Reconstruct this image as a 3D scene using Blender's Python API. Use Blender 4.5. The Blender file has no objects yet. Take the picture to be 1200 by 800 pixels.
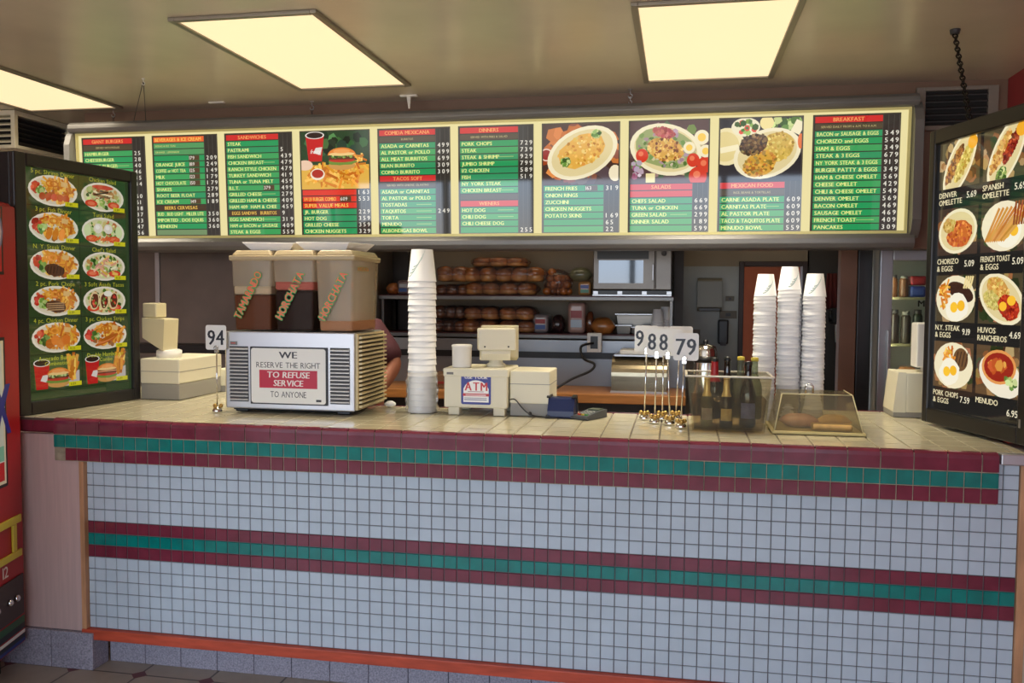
import bpy, math, random
from mathutils import Vector, Matrix

C = bpy.context.scene.collection
SC = bpy.context.scene
PI = math.pi

# ------------------------------------------------------------------ camera, world, light, exposure
CAM_LOC = Vector((2.456, -3.216, 1.596))
YAW, PITCH, ROLL, FPX = 0.190, 0.055, 0.006, 1018.0
def make_camera():
    cy, sy, cp, sp = math.cos(YAW), math.sin(YAW), math.cos(PITCH), math.sin(PITCH)
    f = Vector((-sy * cp, cy * cp, -sp)); r = Vector((cy, sy, 0)); u = r.cross(f)
    cr, sr = math.cos(ROLL), math.sin(ROLL)
    r, u = cr * r + sr * u, -sr * r + cr * u
    cd = bpy.data.cameras.new('camera'); co = bpy.data.objects.new('camera', cd); C.objects.link(co)
    co.matrix_world = Matrix(((r.x, u.x, -f.x, CAM_LOC.x), (r.y, u.y, -f.y, CAM_LOC.y), (r.z, u.z, -f.z, CAM_LOC.z), (0, 0, 0, 1)))
    cd.sensor_width = 36.0; cd.lens = 36.0 * FPX / 1200.0; cd.clip_start = 0.05; cd.clip_end = 200
    SC.camera = co
make_camera()
SC.view_settings.view_transform = 'Standard'
SC.view_settings.look = 'None'
SC.view_settings.exposure = 0.0
SC.view_settings.gamma = 1.0
SC.view_settings.use_curve_mapping = False

SKY = 4.7            # daylight outside the shop windows
LAMP = 1.0
LAMP_W = 20.0          # glow of the ceiling light panels
w = bpy.data.worlds.new('daylight'); SC.world = w; w.use_nodes = True
bg = w.node_tree.nodes['Background']; bg.inputs[1].default_value = SKY
_tc = w.node_tree.nodes.new('ShaderNodeTexCoord'); _sp = w.node_tree.nodes.new('ShaderNodeSeparateXYZ'); _rm = w.node_tree.nodes.new('ShaderNodeValToRGB')
_mr = w.node_tree.nodes.new('ShaderNodeMapRange'); _mr.inputs[1].default_value = -1; _mr.inputs[2].default_value = 1
w.node_tree.links.new(_tc.outputs['Generated'], _sp.inputs[0]); w.node_tree.links.new(_sp.outputs[2], _mr.inputs[0]); w.node_tree.links.new(_mr.outputs[0], _rm.inputs[0]); w.node_tree.links.new(_rm.outputs[0], bg.inputs[0])
_e = _rm.color_ramp.elements; _e[0].position = .485; _e[0].color = (.74, .74, .74, 1); _e[1].position = .515; _e[1].color = (.735, .885, 1.095, 1)   # sunlit paving below, sky above
def area(name, loc, size, power, color, rot=(0, 0, 0), portal=False, spread=None):
    l = bpy.data.lights.new(name, 'AREA'); l.shape = 'RECTANGLE'; l.size, l.size_y = size; l.energy = power; l.color = color
    o = bpy.data.objects.new(name, l); C.objects.link(o); o.location = loc; o.rotation_euler = rot
    if portal: l.cycles.is_portal = True
    if spread: l.spread = spread
    return o
area('window_daylight', (1.0, -5.28, 1.4), (6.2, 2.2), 1, (1, 1, 1), (PI / 2, 0, 0), True)

# ------------------------------------------------------------------ helpers
def lin(c):
    out = []
    for v in c[:3]:
        v = v / 255.0
        out.append(v / 12.92 if v <= 0.04045 else ((v + 0.055) / 1.055) ** 2.4)
    return tuple(out)

MATS = {}
def pm(name, rgb, rough=0.5, metal=0.0, spec=0.5, coat=0.0, noise=None, emit=None, bump=None, stretch=None):
    """procedural principled material; rgb is the sRGB colour of the thing itself"""
    if name in MATS: return MATS[name]
    m = bpy.data.materials.new(name); m.use_nodes = True; nt = m.node_tree; b = nt.nodes['Principled BSDF']
    col = lin(rgb) + (1,)
    b.inputs['Base Color'].default_value = col
    b.inputs['Roughness'].default_value = rough; b.inputs['Metallic'].default_value = metal
    b.inputs['Specular IOR Level'].default_value = spec; b.inputs['Coat Weight'].default_value = coat
    b.inputs['Coat Roughness'].default_value = 0.06
    tc = None
    if noise or bump:
        tc = nt.nodes.new('ShaderNodeTexCoord'); src = tc.outputs['Object']
        if stretch:
            mp = nt.nodes.new('ShaderNodeMapping'); mp.inputs['Scale'].default_value = stretch
            nt.links.new(src, mp.inputs['Vector']); src = mp.outputs['Vector']
    if noise:
        n = nt.nodes.new('ShaderNodeTexNoise'); n.inputs['Scale'].default_value = noise[0]; n.inputs['Detail'].default_value = 5
        nt.links.new(src, n.inputs['Vector'])
        r = nt.nodes.new('ShaderNodeValToRGB'); a = noise[1]
        r.color_ramp.elements[0].position = 0.3; r.color_ramp.elements[1].position = 0.7
        r.color_ramp.elements[0].color = tuple(v * (1 - a) for v in col[:3]) + (1,)
        r.color_ramp.elements[1].color = tuple(min(1, v * (1 + a)) for v in col[:3]) + (1,)
        nt.links.new(n.outputs['Fac'], r.inputs['Fac']); nt.links.new(r.outputs['Color'], b.inputs['Base Color'])
    if bump:
        n = nt.nodes.new('ShaderNodeTexNoise'); n.inputs['Scale'].default_value = bump[0]
        nt.links.new(src, n.inputs['Vector'])
        bp = nt.nodes.new('ShaderNodeBump'); bp.inputs['Strength'].default_value = bump[1]; bp.inputs['Distance'].default_value = 0.01
        nt.links.new(n.outputs['Fac'], bp.inputs['Height']); nt.links.new(bp.outputs['Normal'], b.inputs['Normal'])
    if emit:
        b.inputs['Emission Color'].default_value = lin(emit[0]) + (1,); b.inputs['Emission Strength'].default_value = emit[1]
    MATS[name] = m
    return m

def print_mat(name, lit):
    """printed picture: colours come from the mesh attribute; lit > 0 for backlit film behind glossy plastic"""
    m = bpy.data.materials.new(name); m.use_nodes = True; nt = m.node_tree; b = nt.nodes['Principled BSDF']
    a = nt.nodes.new('ShaderNodeVertexColor'); a.layer_name = 'ink'
    if lit:
        b.inputs['Base Color'].default_value = (0.01, 0.01, 0.01, 1)
        nt.links.new(a.outputs['Color'], b.inputs['Emission Color']); b.inputs['Emission Strength'].default_value = lit
        b.inputs['Roughness'].default_value = 0.04; b.inputs['Specular IOR Level'].default_value = 0.75
    else:
        nt.links.new(a.outputs['Color'], b.inputs['Base Color']); b.inputs['Roughness'].default_value = 0.4
    MATS[name] = m
    return m

def clear_mat(name, tint, haze, hazecol, gloss=0.08):
    """thin clear or milky plastic: tinted see-through + a little diffuse + fresnel gloss"""
    m = bpy.data.materials.new(name); m.use_nodes = True; nt = m.node_tree; N = nt.nodes
    for n in list(N): N.remove(n)
    out = N.new('ShaderNodeOutputMaterial'); t = N.new('ShaderNodeBsdfTransparent'); t.inputs[0].default_value = lin(tint) + (1,)
    d = N.new('ShaderNodeBsdfPrincipled'); d.inputs['Base Color'].default_value = lin(hazecol) + (1,); d.inputs['Roughness'].default_value = 0.35
    g = N.new('ShaderNodeBsdfGlossy'); g.inputs['Roughness'].default_value = 0.05; g.inputs['Color'].default_value = (1, 1, 1, 1)
    m1 = N.new('ShaderNodeMixShader'); m1.inputs[0].default_value = haze
    nt.links.new(t.outputs[0], m1.inputs[1]); nt.links.new(d.outputs[0], m1.inputs[2])
    lw = N.new('ShaderNodeLayerWeight'); lw.inputs[0].default_value = 0.25
    mul = N.new('ShaderNodeMath'); mul.operation = 'MULTIPLY'; mul.inputs[1].default_value = gloss * 4
    nt.links.new(lw.outputs['Fresnel'], mul.inputs[0])
    m2 = N.new('ShaderNodeMixShader'); nt.links.new(mul.outputs[0], m2.inputs[0])
    nt.links.new(m1.outputs[0], m2.inputs[1]); nt.links.new(g.outputs[0], m2.inputs[2]); nt.links.new(m2.outputs[0], out.inputs[0])
    MATS[name] = m
    return m

class MB:
    def __init__(s): s.v, s.f, s.m, s.s = [], [], [], []
    def add(s, vs, fs, m=0, smooth=False):
        o = len(s.v); s.v += [tuple(p) for p in vs]
        for f in fs: s.f.append(tuple(i + o for i in f)); s.m.append(m); s.s.append(smooth)
    def box(s, x0, x1, y0, y1, z0, z1, m=0):
        vs = [(x0,y0,z0),(x1,y0,z0),(x1,y1,z0),(x0,y1,z0),(x0,y0,z1),(x1,y0,z1),(x1,y1,z1),(x0,y1,z1)]
        s.add(vs, [(0,3,2,1),(4,5,6,7),(0,1,5,4),(1,2,6,5),(2,3,7,6),(3,0,4,7)], m); return s
    def frustum(s, b, t, z0, z1, m=0):
        """b, t = (x0,x1,y0,y1) rectangles at z0 and z1"""
        vs = [(b[0],b[2],z0),(b[1],b[2],z0),(b[1],b[3],z0),(b[0],b[3],z0),(t[0],t[2],z1),(t[1],t[2],z1),(t[1],t[3],z1),(t[0],t[3],z1)]
        s.add(vs, [(0,3,2,1),(4,5,6,7),(0,1,5,4),(1,2,6,5),(2,3,7,6),(3,0,4,7)], m); return s
    def lathe(s, prof, n=24, c=(0,0,0), m=0, smooth=True, axis='z', cap=True):
        """prof = [(r,z)...] bottom to top"""
        vs = []
        for r, z in prof:
            for k in range(n):
                a = 2*PI*k/n; p = (r*math.cos(a), r*math.sin(a), z)
                if axis == 'y': p = (p[0], -p[2], p[1])
                if axis == 'x': p = (p[2], p[0], p[1])
                vs.append((p[0]+c[0], p[1]+c[1], p[2]+c[2]))
        fs = []
        for i in range(len(prof)-1):
            for k in range(n):
                k2 = (k+1) % n; fs.append((i*n+k, i*n+k2, (i+1)*n+k2, (i+1)*n+k))
        s.add(vs, fs, m, smooth)
        if cap:
            o = len(s.v) - len(vs)
            for ring, rev in ((0, True), (len(prof)-1, False)):
                if prof[ring][0] > 1e-5:
                    f = [o + ring*n + k for k in range(n)]
                    s.f.append(tuple(reversed(f)) if rev else tuple(f)); s.m.append(m); s.s.append(False)
        return s
    def tube(s, pts, r, n=8, m=0, closed=False):
        P = [Vector(p) for p in pts]; vs = []; L = len(P)
        for i, p in enumerate(P):
            a = P[i-1] if (i > 0 or closed) else P[i]; b = P[(i+1) % L] if (i < L-1 or closed) else P[i]
            t = (b - a).normalized(); up = Vector((0,0,1)) if abs(t.z) < 0.9 else Vector((1,0,0))
            x = t.cross(up).normalized(); y = x.cross(t)
            rr = r[i] if isinstance(r, (list, tuple)) else r
            for k in range(n):
                q = 2*PI*k/n; vs.append(p + x*rr*math.cos(q) + y*rr*math.sin(q))
        fs = []
        for i in range(L if closed else L-1):
            j = (i+1) % L
            for k in range(n):
                k2 = (k+1) % n; fs.append((i*n+k, i*n+k2, j*n+k2, j*n+k))
        if not closed: fs += [tuple(reversed(range(n))), tuple((L-1)*n + k for k in range(n))]
        s.add(vs, fs, m, True); return s
    def ball(s, c, r, m=0, n=12, sq=(1,1,1)):
        prof = [(max(1e-6, math.sin(PI*i/8)), -math.cos(PI*i/8)) for i in range(9)]
        vs = []
        for pr_, pz_ in prof:
            for k in range(n):
                a = 2*PI*k/n; vs.append((c[0]+r*sq[0]*pr_*math.cos(a), c[1]+r*sq[1]*pr_*math.sin(a), c[2]+r*sq[2]*pz_))
        fs = [(i*n+k, i*n+(k+1)%n, (i+1)*n+(k+1)%n, (i+1)*n+k) for i in range(8) for k in range(n)]
        s.add(vs, fs, m, True); return s
    def extrude(s, poly, a, b, axis='x', m=0, smooth=False):
        """poly in the plane across the axis, from a to b; x: (y,z), y: (x,z), z: (x,y)"""
        def P(q, t): return {'x': (t, q[0], q[1]), 'y': (q[0], t, q[1]), 'z': (q[0], q[1], t)}[axis]
        n = len(poly); vs = [P(q, a) for q in poly] + [P(q, b) for q in poly]
        s.add(vs, [(i, (i+1) % n, n + (i+1) % n, n + i) for i in range(n)], m, smooth)
        s.add(vs, [tuple(range(n)), tuple(n + i for i in reversed(range(n)))], m)
        return s
    def build(s, name, mats, parent=None, off=(0,0,0), bevel=0.0, seg=2, fix=True):
        me = bpy.data.meshes.new(name)
        me.from_pydata([(p[0]-off[0], p[1]-off[1], p[2]-off[2]) for p in s.v], [], s.f)
        if not isinstance(mats, (list, tuple)): mats = [mats]
        for m in mats: me.materials.append(m)
        me.polygons.foreach_set('material_index', s.m); me.polygons.foreach_set('use_smooth', s.s)
        if fix:
            import bmesh
            bm = bmesh.new(); bm.from_mesh(me); bmesh.ops.recalc_face_normals(bm, faces=bm.faces); bm.to_mesh(me); bm.free()
        me.update()
        o = bpy.data.objects.new(name, me); C.objects.link(o)
        if parent: o.parent = parent
        elif any(off): o.location = off
        if bevel:
            b = o.modifiers.new('bevel', 'BEVEL'); b.width = bevel; b.segments = seg; b.limit_method = 'ANGLE'; b.angle_limit = 0.6
            b.harden_normals = False
        return o

def tag(o, label, cat, group=None):
    o['label'] = label; o['category'] = cat
    if group: o['group'] = group
    return o
def thing(name, label, cat, loc=(0,0,0), rotz=0.0, group=None):
    o = bpy.data.objects.new(name, None); C.objects.link(o); o.location = loc; o.rotation_euler = (0,0,rotz); o.empty_display_size = 0.05
    return tag(o, label, cat, group)
def struct(o): o['kind'] = 'structure'; return o
def dup(root, loc, rotz=None, label=None):
    r = root.copy(); C.objects.link(r); r.location = loc
    if rotz is not None: r.rotation_euler = (0,0,rotz)
    if label: r['label'] = label
    for ch in list(root.children):
        c = ch.copy(); C.objects.link(c); c.parent = r
        for g in list(ch.children):
            d = g.copy(); C.objects.link(d); d.parent = c
    return r

# ---- lettering and printed pictures
GLYPHS = {}
def glyph(ch, bold):
    k = (ch, bold)
    if k not in GLYPHS:
        cu = bpy.data.curves.new('glyph', 'FONT'); cu.body = ch; cu.resolution_u = 2; cu.offset = bold
        o = bpy.data.objects.new('glyph', cu); C.objects.link(o)
        dg = bpy.context.evaluated_depsgraph_get(); me = o.evaluated_get(dg).to_mesh()
        pts = [(v.co.x, v.co.y) for v in me.vertices]; fs = [tuple(p.vertices) for p in me.polygons]
        o.evaluated_get(dg).to_mesh_clear(); bpy.data.objects.remove(o); bpy.data.curves.remove(cu)
        xs = [p[0] for p in pts] or [0]
        GLYPHS[k] = (pts, fs, min(xs), max(xs))
    return GLYPHS[k]
for _c in 'ABCDEFGHIJKLMNOPQRSTUVWXYZabcdefghijklmnopqrstuvwxyz0123456789.&/\'':
    glyph(_c, 0.0)
CAPH = 0.69
class Print:
    """flat printed graphic: u to the right, v up, facing -Y of its own frame"""
    def __init__(s, y=0.0, eps=4e-6): s.v, s.f, s.c, s.n, s.y, s.eps = [], [], [], 0, y, eps; s.clip = None
    def poly(s, pts, col, hold=False):
        if not hold: s.n += 1
        if s.clip:
            for ax, lim, sg_ in ((0, s.clip[0], 1), (0, s.clip[2], -1), (1, s.clip[1], 1), (1, s.clip[3], -1)):
                out = []
                for i, b in enumerate(pts):
                    a = pts[i-1]; ia, ib = (a[ax]-lim)*sg_ >= 0, (b[ax]-lim)*sg_ >= 0
                    if ia != ib: f = (lim-a[ax])/(b[ax]-a[ax]); out.append((a[0]+(b[0]-a[0])*f, a[1]+(b[1]-a[1])*f))
                    if ib: out.append(b)
                pts = out
                if len(pts) < 3: return
        o = len(s.v); y = s.y - s.n*s.eps
        s.v += [(p[0], y, p[1]) for p in pts]; s.f.append(tuple(range(o, o+len(pts)))); s.c.append(col)
    def rect(s, u, v, w_, h, col): s.poly([(u,v),(u+w_,v),(u+w_,v+h),(u,v+h)], col)
    def ell(s, cx, cy, rx, ry, col, rot=0.0, n=22, a0=0, a1=2*PI, jit=0, rng=None):
        ps = []
        for k in range(n):
            a = a0 + (a1-a0)*k/(n if a1-a0 > 6.28 else n-1); j = 1 + (rng.uniform(-jit, jit) if jit else 0)
            x, y = rx*math.cos(a)*j, ry*math.sin(a)*j
            ps.append((cx + x*math.cos(rot) - y*math.sin(rot), cy + x*math.sin(rot) + y*math.cos(rot)))
        s.poly(ps, col)
    def bar(s, x0, y0, x1, y1, t, col):
        d = math.hypot(x1-x0, y1-y0) or 1; nx, ny = -(y1-y0)/d*t/2, (x1-x0)/d*t/2
        s.poly([(x0-nx,y0-ny),(x1-nx,y1-ny),(x1+nx,y1+ny),(x0+nx,y0+ny)], col)
    def ring(s, cx, cy, rx, ry, t, col, n=22, rot=0.0):
        s.n += 1
        def P(a, k): 
            x, y = (rx-k)*math.cos(a), (ry-k)*math.sin(a); return (cx+x*math.cos(rot)-y*math.sin(rot), cy+x*math.sin(rot)+y*math.cos(rot))
        for k in range(n):
            a, b = 2*PI*k/n, 2*PI*(k+1)/n; s.poly([P(a,0), P(b,0), P(b,t), P(a,t)], col, True)
    def text(s, t, u, v, h, col, maxw=None, align='L', bold=0.0, rot=0.0, space=0.09, fit=False, shear=0.0):
        x = 0.0; items = []
        for ch in t:
            if ch == ' ': x += 0.34; continue
            pts, fs, a, b = glyph(ch, 0.0)
            items.append((pts, fs, x - a)); x += (b - a) + space
        W = max(1e-6, x - space); k = h/CAPH; kx = k
        if maxw and (W*k > maxw or fit): kx = maxw/W
        u0 = u - (W*kx/2 if align == 'C' else W*kx if align == 'R' else 0) if rot == 0 else u
        s.n += 1; y = s.y - s.n*s.eps
        passes = (-bold*.8, bold*.8, 0) if bold else (0,)
        for e_, (pts, fs, dx) in [(e, it) for e in passes for it in items]:
            if bold and fs and pts is items[0][0] and dx == items[0][2]: s.n += 1; y = s.y - s.n*s.eps
            dx += e_; o = len(s.v)
            for px, py in pts:
                a, b = (px+dx)*kx + py*k*shear, py*k
                if rot: a, b = a*math.cos(rot) - b*math.sin(rot), a*math.sin(rot) + b*math.cos(rot)
                s.v.append((u0 + a, y, v + b))
            for f in fs: s.f.append(tuple(i+o for i in f)); s.c.append(col)
        return W*kx
    def build(s, name, mat, parent=None, M=None):
        me = bpy.data.meshes.new(name)
        vs = [tuple(M @ Vector(p)) for p in s.v] if M else s.v
        me.from_pydata(vs, [], s.f); me.materials.append(mat)
        at = me.color_attributes.new('ink', 'FLOAT_COLOR', 'CORNER'); data = []
        cache = {}
        for p, c in zip(me.polygons, s.c):
            l = cache.setdefault(c, lin(c) + (1.0,)); data += list(l) * p.loop_total
        at.data.foreach_set('color', data); me.update()
        o = bpy.data.objects.new(name, me); C.objects.link(o)
        if parent: o.parent = parent
        return o

# ---- printed food
def jit(c, rng, a=22): 
    d = rng.uniform(-a, a); return tuple(max(0, min(255, int(v + d + rng.uniform(-6, 6)))) for v in c)
def scatter(p, cx, cy, rx, ry, n, size, pal, rng, rot=0.0, long=1.0):
    for _ in range(n):
        a, q = rng.uniform(0, 2*PI), math.sqrt(rng.random()); x, y = rx*q*math.cos(a), ry*q*math.sin(a)
        X, Y = cx + x*math.cos(rot) - y*math.sin(rot), cy + x*math.sin(rot) + y*math.cos(rot)
        s_ = size*rng.uniform(.6, 1.3)
        p.ell(X, Y, s_*long, s_, jit(rng.choice(pal), rng), rng.uniform(0, PI), 6, jit=.2, rng=rng)
FRY = [(232,160,50),(214,130,35),(240,185,80),(200,110,30)]
GREEN = [(90,130,50),(140,170,80),(190,205,130),(60,95,35)]
RED = [(200,60,40),(225,95,60),(180,40,30)]
BROWN = [(120,70,35),(90,50,25),(150,90,45)]
def fries(p, cx, cy, rx, ry, n, L, rng, ang=None):
    for _ in range(n):
        a, q = rng.uniform(0, 2*PI), math.sqrt(rng.random()); x, y = cx+rx*q*math.cos(a), cy+ry*q*math.sin(a)
        t = rng.uniform(0, PI) if ang is None else ang + rng.uniform(-.4, .4); l = L*rng.uniform(.6, 1.1)/2
        p.bar(x-l*math.cos(t), y-l*math.sin(t), x+l*math.cos(t), y+l*math.sin(t), L*.2, jit(rng.choice(FRY), rng))
def egg(p, x, y, r, rng):
    p.ell(x, y, r*1.5, r*1.2, (245,238,215), .3, 16, jit=.08, rng=rng); p.ell(x-r*.4, y, r*.5, r*.45, (250,195,50)); p.ell(x+r*.55, y+r*.15, r*.5, r*.45, (245,185,40))
def burger(p, x, y, W, rng, double=False):
    h = W*.6
    p.ell(x, y-h*.42, W*.48, h*.26, (205,150,80)); p.ell(x, y-h*.26, W*.52, h*.15, (110,140,55), jit=.1, rng=rng)
    p.ell(x, y-h*.14, W*.46, h*.12, (190,50,35)); p.rect(x-W*.46, y-h*.1, W*.92, h*.16, (95,50,30))
    if double: p.rect(x-W*.48, y-h*.02, W*.96, h*.24, (120,75,50)); p.bar(x-W*.48, y+h*.02, x+W*.48, y+h*.05, h*.05, (240,170,120))
    else: scatter(p, x, y+h*.08, W*.45, h*.06, 14, W*.06, GREEN, rng)
    p.ell(x, y+h*.14, W*.5, h*.42, (225,130,50), n=20, a0=0, a1=PI); p.ell(x, y+h*.2, W*.46, h*.1, (240,200,130)); p.ell(x, y+h*.36, W*.3, h*.12, (238,160,85))
def cup_pic(p, x, y, W, H):
    p.poly([(x-W*.36,y-H*.5),(x+W*.36,y-H*.5),(x+W*.5,y+H*.42),(x-W*.5,y+H*.42)], (195,25,25))
    p.ell(x, y+H*.42, W*.52, H*.13, (235,225,215)); p.ell(x, y+H*.42, W*.45, H*.105, (40,20,15))
    p.poly([(x-W*.1,y-H*.2),(x+W*.3,y-H*.28),(x+W*.4,y),(x+W*.05,y-H*.02)], (225,215,205))
def dinner_plate(p, x, y, rx, ry, main, rng):
    p.ell(x, y, rx, ry, (236,226,205)); p.ell(x, y, rx*.9, ry*.88, (222,208,180))
    scatter(p, x+rx*.1, y, rx*.72, ry*.74, 70, rx*.09, FRY+BROWN[2:], rng); scatter(p, x-rx*.68, y+ry*.1, rx*.16, ry*.38, 16, rx*.09, RED, rng); scatter(p, x-rx*.48, y-ry*.1, rx*.16, ry*.3, 14, rx*.09, GREEN, rng)
    fries(p, x+rx*.5, y+ry*.15, rx*.3, ry*.5, 34, rx*.42, rng); fries(p, x, y+ry*.5, rx*.5, ry*.25, 22, rx*.4, rng)
    for _ in range(3): p.ring(x-rx*.3+rng.uniform(0,rx*.5), y+ry*.45, rx*.17, ry*.22, rx*.05, jit((225,140,45), rng))
    p.poly([(x+rx*.3,y+ry*.35),(x+rx*.55,y+ry*.3),(x+rx*.6,y+ry*.62),(x+rx*.32,y+ry*.68)], (228,185,115))
    if main == 'shrimp':
        for k in range(5): p.ell(x-rx*.45+k*rx*.24, y-ry*.42, rx*.14, ry*.24, jit((190,80,30), rng), .4)
    elif main == 'fish':
        for k in range(3): p.ell(x-rx*.22+k*rx*.26, y-ry*.42, rx*.12, ry*.4, jit((228,135,35), rng), -.35)
    elif main in ('steak', 'chops'):
        p.ell(x-rx*.02, y-ry*.36, rx*.42, ry*.4, (88,52,30), -.15, 18, jit=.06, rng=rng)
        for k in range(6): p.bar(x-rx*.34+k*rx*.13, y-ry*.6, x-rx*.28+k*rx*.13, y-ry*.12, rx*.03, (45,25,15))
        if main == 'chops':
            for k in range(4): p.bar(x-rx*.38, y-ry*.6+k*ry*.14, x+rx*.34, y-ry*.55+k*ry*.14, rx*.035, (190,150,105))
    elif main == 'chicken':
        for k in range(4): p.ell(x-rx*.28+k*rx*.22, y-ry*.38+(k%2)*ry*.2, rx*.18, ry*.32, jit((205,110,30), rng), rng.uniform(-.5,.5), jit=.08, rng=rng)
    elif main == 'strips':
        for k in range(3): p.ell(x-rx*.1+k*rx*.12, y-ry*.5+k*ry*.16, rx*.42, ry*.13, jit((200,110,40), rng), .3)
def salad_plate(p, x, y, rx, ry, kind, rng):
    p.ell(x, y, rx, ry, (236,226,205)); p.ell(x, y, rx*.9, ry*.88, (215,208,165))
    scatter(p, x, y, rx*.8, ry*.75, 110, rx*.08, GREEN + [(225,215,150),(205,190,120),(200,150,90),(190,110,60)], rng)
    for sx in (-.55, .5): p.ell(x+rx*sx, y-ry*.5, rx*.28, ry*.24, (215,70,40)); p.ell(x+rx*sx, y-ry*.5, rx*.17, ry*.13, (235,120,80))
    if kind == 'chicken':
        p.ell(x, y+ry*.68, rx*.5, ry*.16, (205,70,45)); 
        for k in range(20): p.bar(x-rx*.5+rng.random()*rx, y-ry*.1+rng.random()*ry*.55, x-rx*.45+rng.random()*rx*.9, y+rng.random()*ry*.5, rx*.06, jit(rng.choice([(235,215,170),(70,50,35),(140,95,55)]), rng))
    elif kind == 'tuna':
        for sx in (-.25, .22): p.ell(x+rx*sx, y+ry*.22, rx*.2, ry*.34, (232,222,205)); p.ell(x+rx*sx-.004, y+ry*.3, rx*.1, ry*.16, (248,242,230))
        for k in range(40): a = rng.uniform(-.6,.6); p.bar(x+rx*a, y-ry*.6, x+rx*(a+.15), y-ry*(.3+rng.random()*.2), rx*.04, jit((225,95,35), rng))
        for sx in (-.75, .72): p.ell(x+rx*sx, y+ry*.05, rx*.16, ry*.4, (215,225,170))
    elif kind == 'chef':
        for k in range(26): a, b = rng.uniform(-.5,.4), rng.uniform(-.5,.5); p.bar(x+rx*a, y+ry*b, x+rx*(a+.25), y+ry*(b+rng.uniform(-.4,.4)), rx*.08, jit(rng.choice([(240,220,150),(235,190,90),(225,160,130),(245,235,200)]), rng))
    elif kind == 'tacos':
        for k in range(3):
            q = x - rx*.5 + k*rx*.45; p.ell(q, y, rx*.23, ry*.62, (235,205,150), -.15); p.ell(q+rx*.02, y, rx*.17, ry*.52, (95,45,25), -.15, jit=.08, rng=rng); scatter(p, q, y, rx*.12, ry*.4, 8, rx*.05, RED+GREEN, rng)
        p.ell(x+rx*.15, y+ry*.5, rx*.2, ry*.2, (240,235,215))
def oval(p, x, y, rx, ry, rot, mains, rng):
    """oval plate with patches of food: mains = [(offx, offy, rx, ry, palette, size)]"""
    p.ell(x, y, rx, ry, (240,228,190), rot, 28); p.ell(x, y, rx*.88, ry*.86, (224,205,150), rot, 28)
    for ox, oy, ax, ay, pal, sz in mains:
        X, Y = x + ox*rx*math.cos(rot) - oy*ry*math.sin(rot), y + ox*rx*math.sin(rot) + oy*ry*math.cos(rot)
        p.ell(X, Y, rx*ax, ry*ay, pal[0], rot, 18, jit=.06, rng=rng); scatter(p, X, Y, rx*ax*.97, ry*ay*.97, 120, sz*rx*.72, pal, rng, rot, 1.3)

# ------------------------------------------------------------------ materials
M_tile_w = pm('white_tile', (187,199,208), .22, noise=(9, .05))
M_tile_p = pm('maroon_tile', (118,46,62), .15, noise=(14, .18), coat=.3)
M_tile_t = pm('teal_tile', (8,122,114), .15, noise=(14, .18), coat=.3)
M_tile_b = pm('beige_tile', (204,196,166), .16, noise=(12, .05), coat=.3)
M_grout = pm('grout', (92,86,86), .8)
M_groutd = pm('dark_grout', (84,74,64), .8)
M_trim = pm('red_wood_trim', (190,78,52), .45, noise=(8, .2), stretch=(1, 6, 6))
M_wood = pm('light_wood', (190,140,100), .5, noise=(6, .2), stretch=(8, 8, 1))
M_pink = pm('pink_laminate', (196,168,162), .45, noise=(7, .06), stretch=(12, 12, .6))
M_granite = pm('grey_granite', (150,146,158), .5, noise=(160, .38))
M_ceil = pm('ceiling_paint', (214,204,180), .27, spec=.5, noise=(2.2, .07), bump=(3.0, .12))
M_alu = pm('aluminium', (190,190,192), .35, metal=.9)
M_steel = pm('brushed_steel', (150,146,140), .32, metal=.95, noise=(6, .1), stretch=(1, 30, 30))
M_steelw = pm('stainless_sheet', (128,120,112), .34, metal=.85, noise=(3, .15))
M_black = pm('black_plastic', (26,25,26), .35)
M_blackm = pm('black_metal', (32,30,30), .3, spec=.6)
M_darkg = pm('dark_grey', (60,58,60), .5)
M_ivory = pm('ivory_plastic', (222,216,192), .45)
M_cream = pm('cream_plastic', (222,205,160), .4)
M_white = pm('white_plastic', (232,230,224), .4)
M_paper = pm('white_paper_cup', (244,244,243), .5)
M_grey = pm('warm_grey_plastic', (150,147,140), .5)
M_chrome = pm('chrome', (225,225,225), .12, metal=1)
M_gold = pm('gold_metal', (190,156,92), .3, metal=1)
M_menuh = pm('menu_housing_grey', (122,121,120), .36, metal=.2, noise=(3, .08))
M_lightframe = pm('light_frame', (150,142,128), .4, metal=.5)
M_bun = pm('toasted_bun', (164,98,50), .22, noise=(18, .4), coat=.6)
M_bund = pm('bun_side', (196,140,80), .3, noise=(18, .25), coat=.6)
M_loafd = pm('dark_loaf', (110,62,38), .2, noise=(14, .45), coat=.7)
M_prepwood = pm('prep_wood', (170,112,58), .45, noise=(5, .25), stretch=(1, 8, 8))
M_beigewall = pm('kitchen_wall_paint', (138,124,104), .6, noise=(3, .12))
M_darkwall = pm('kitchen_dark_wall', (58,52,48), .6, noise=(2, .2))
M_panelw = pm('grey_panel', (142,142,134), .4, noise=(3, .15))
M_redwall = pm('red_wall', (168,58,62), .5, noise=(3, .08))
M_orange = pm('orange_wall', (170,88,58), .6)
M_brownw = pm('brown_casing', (128,88,66), .5, noise=(4, .15))
M_shirt = pm('maroon_cloth', (66,20,32), .8, noise=(30, .15))
M_skin = pm('skin', (150,92,68), .5, noise=(12, .06))
M_hair = pm('dark_hair', (28,20,16), .5)
M_trouser = pm('dark_trousers', (36,36,42), .8)
M_red = pm('red_paint', (158,18,22), .45, coat=.08)
M_cloth = pm('dark_red_cloth', (92,26,24), .8)
M_asphalt = pm('asphalt', (96,96,98), .9, noise=(4, .1))
M_print_lit = print_mat('backlit_print', 1.0)
M_print_dim = print_mat('dim_backlit_print', 0.66)
M_print = print_mat('paper_print', 0)
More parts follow.
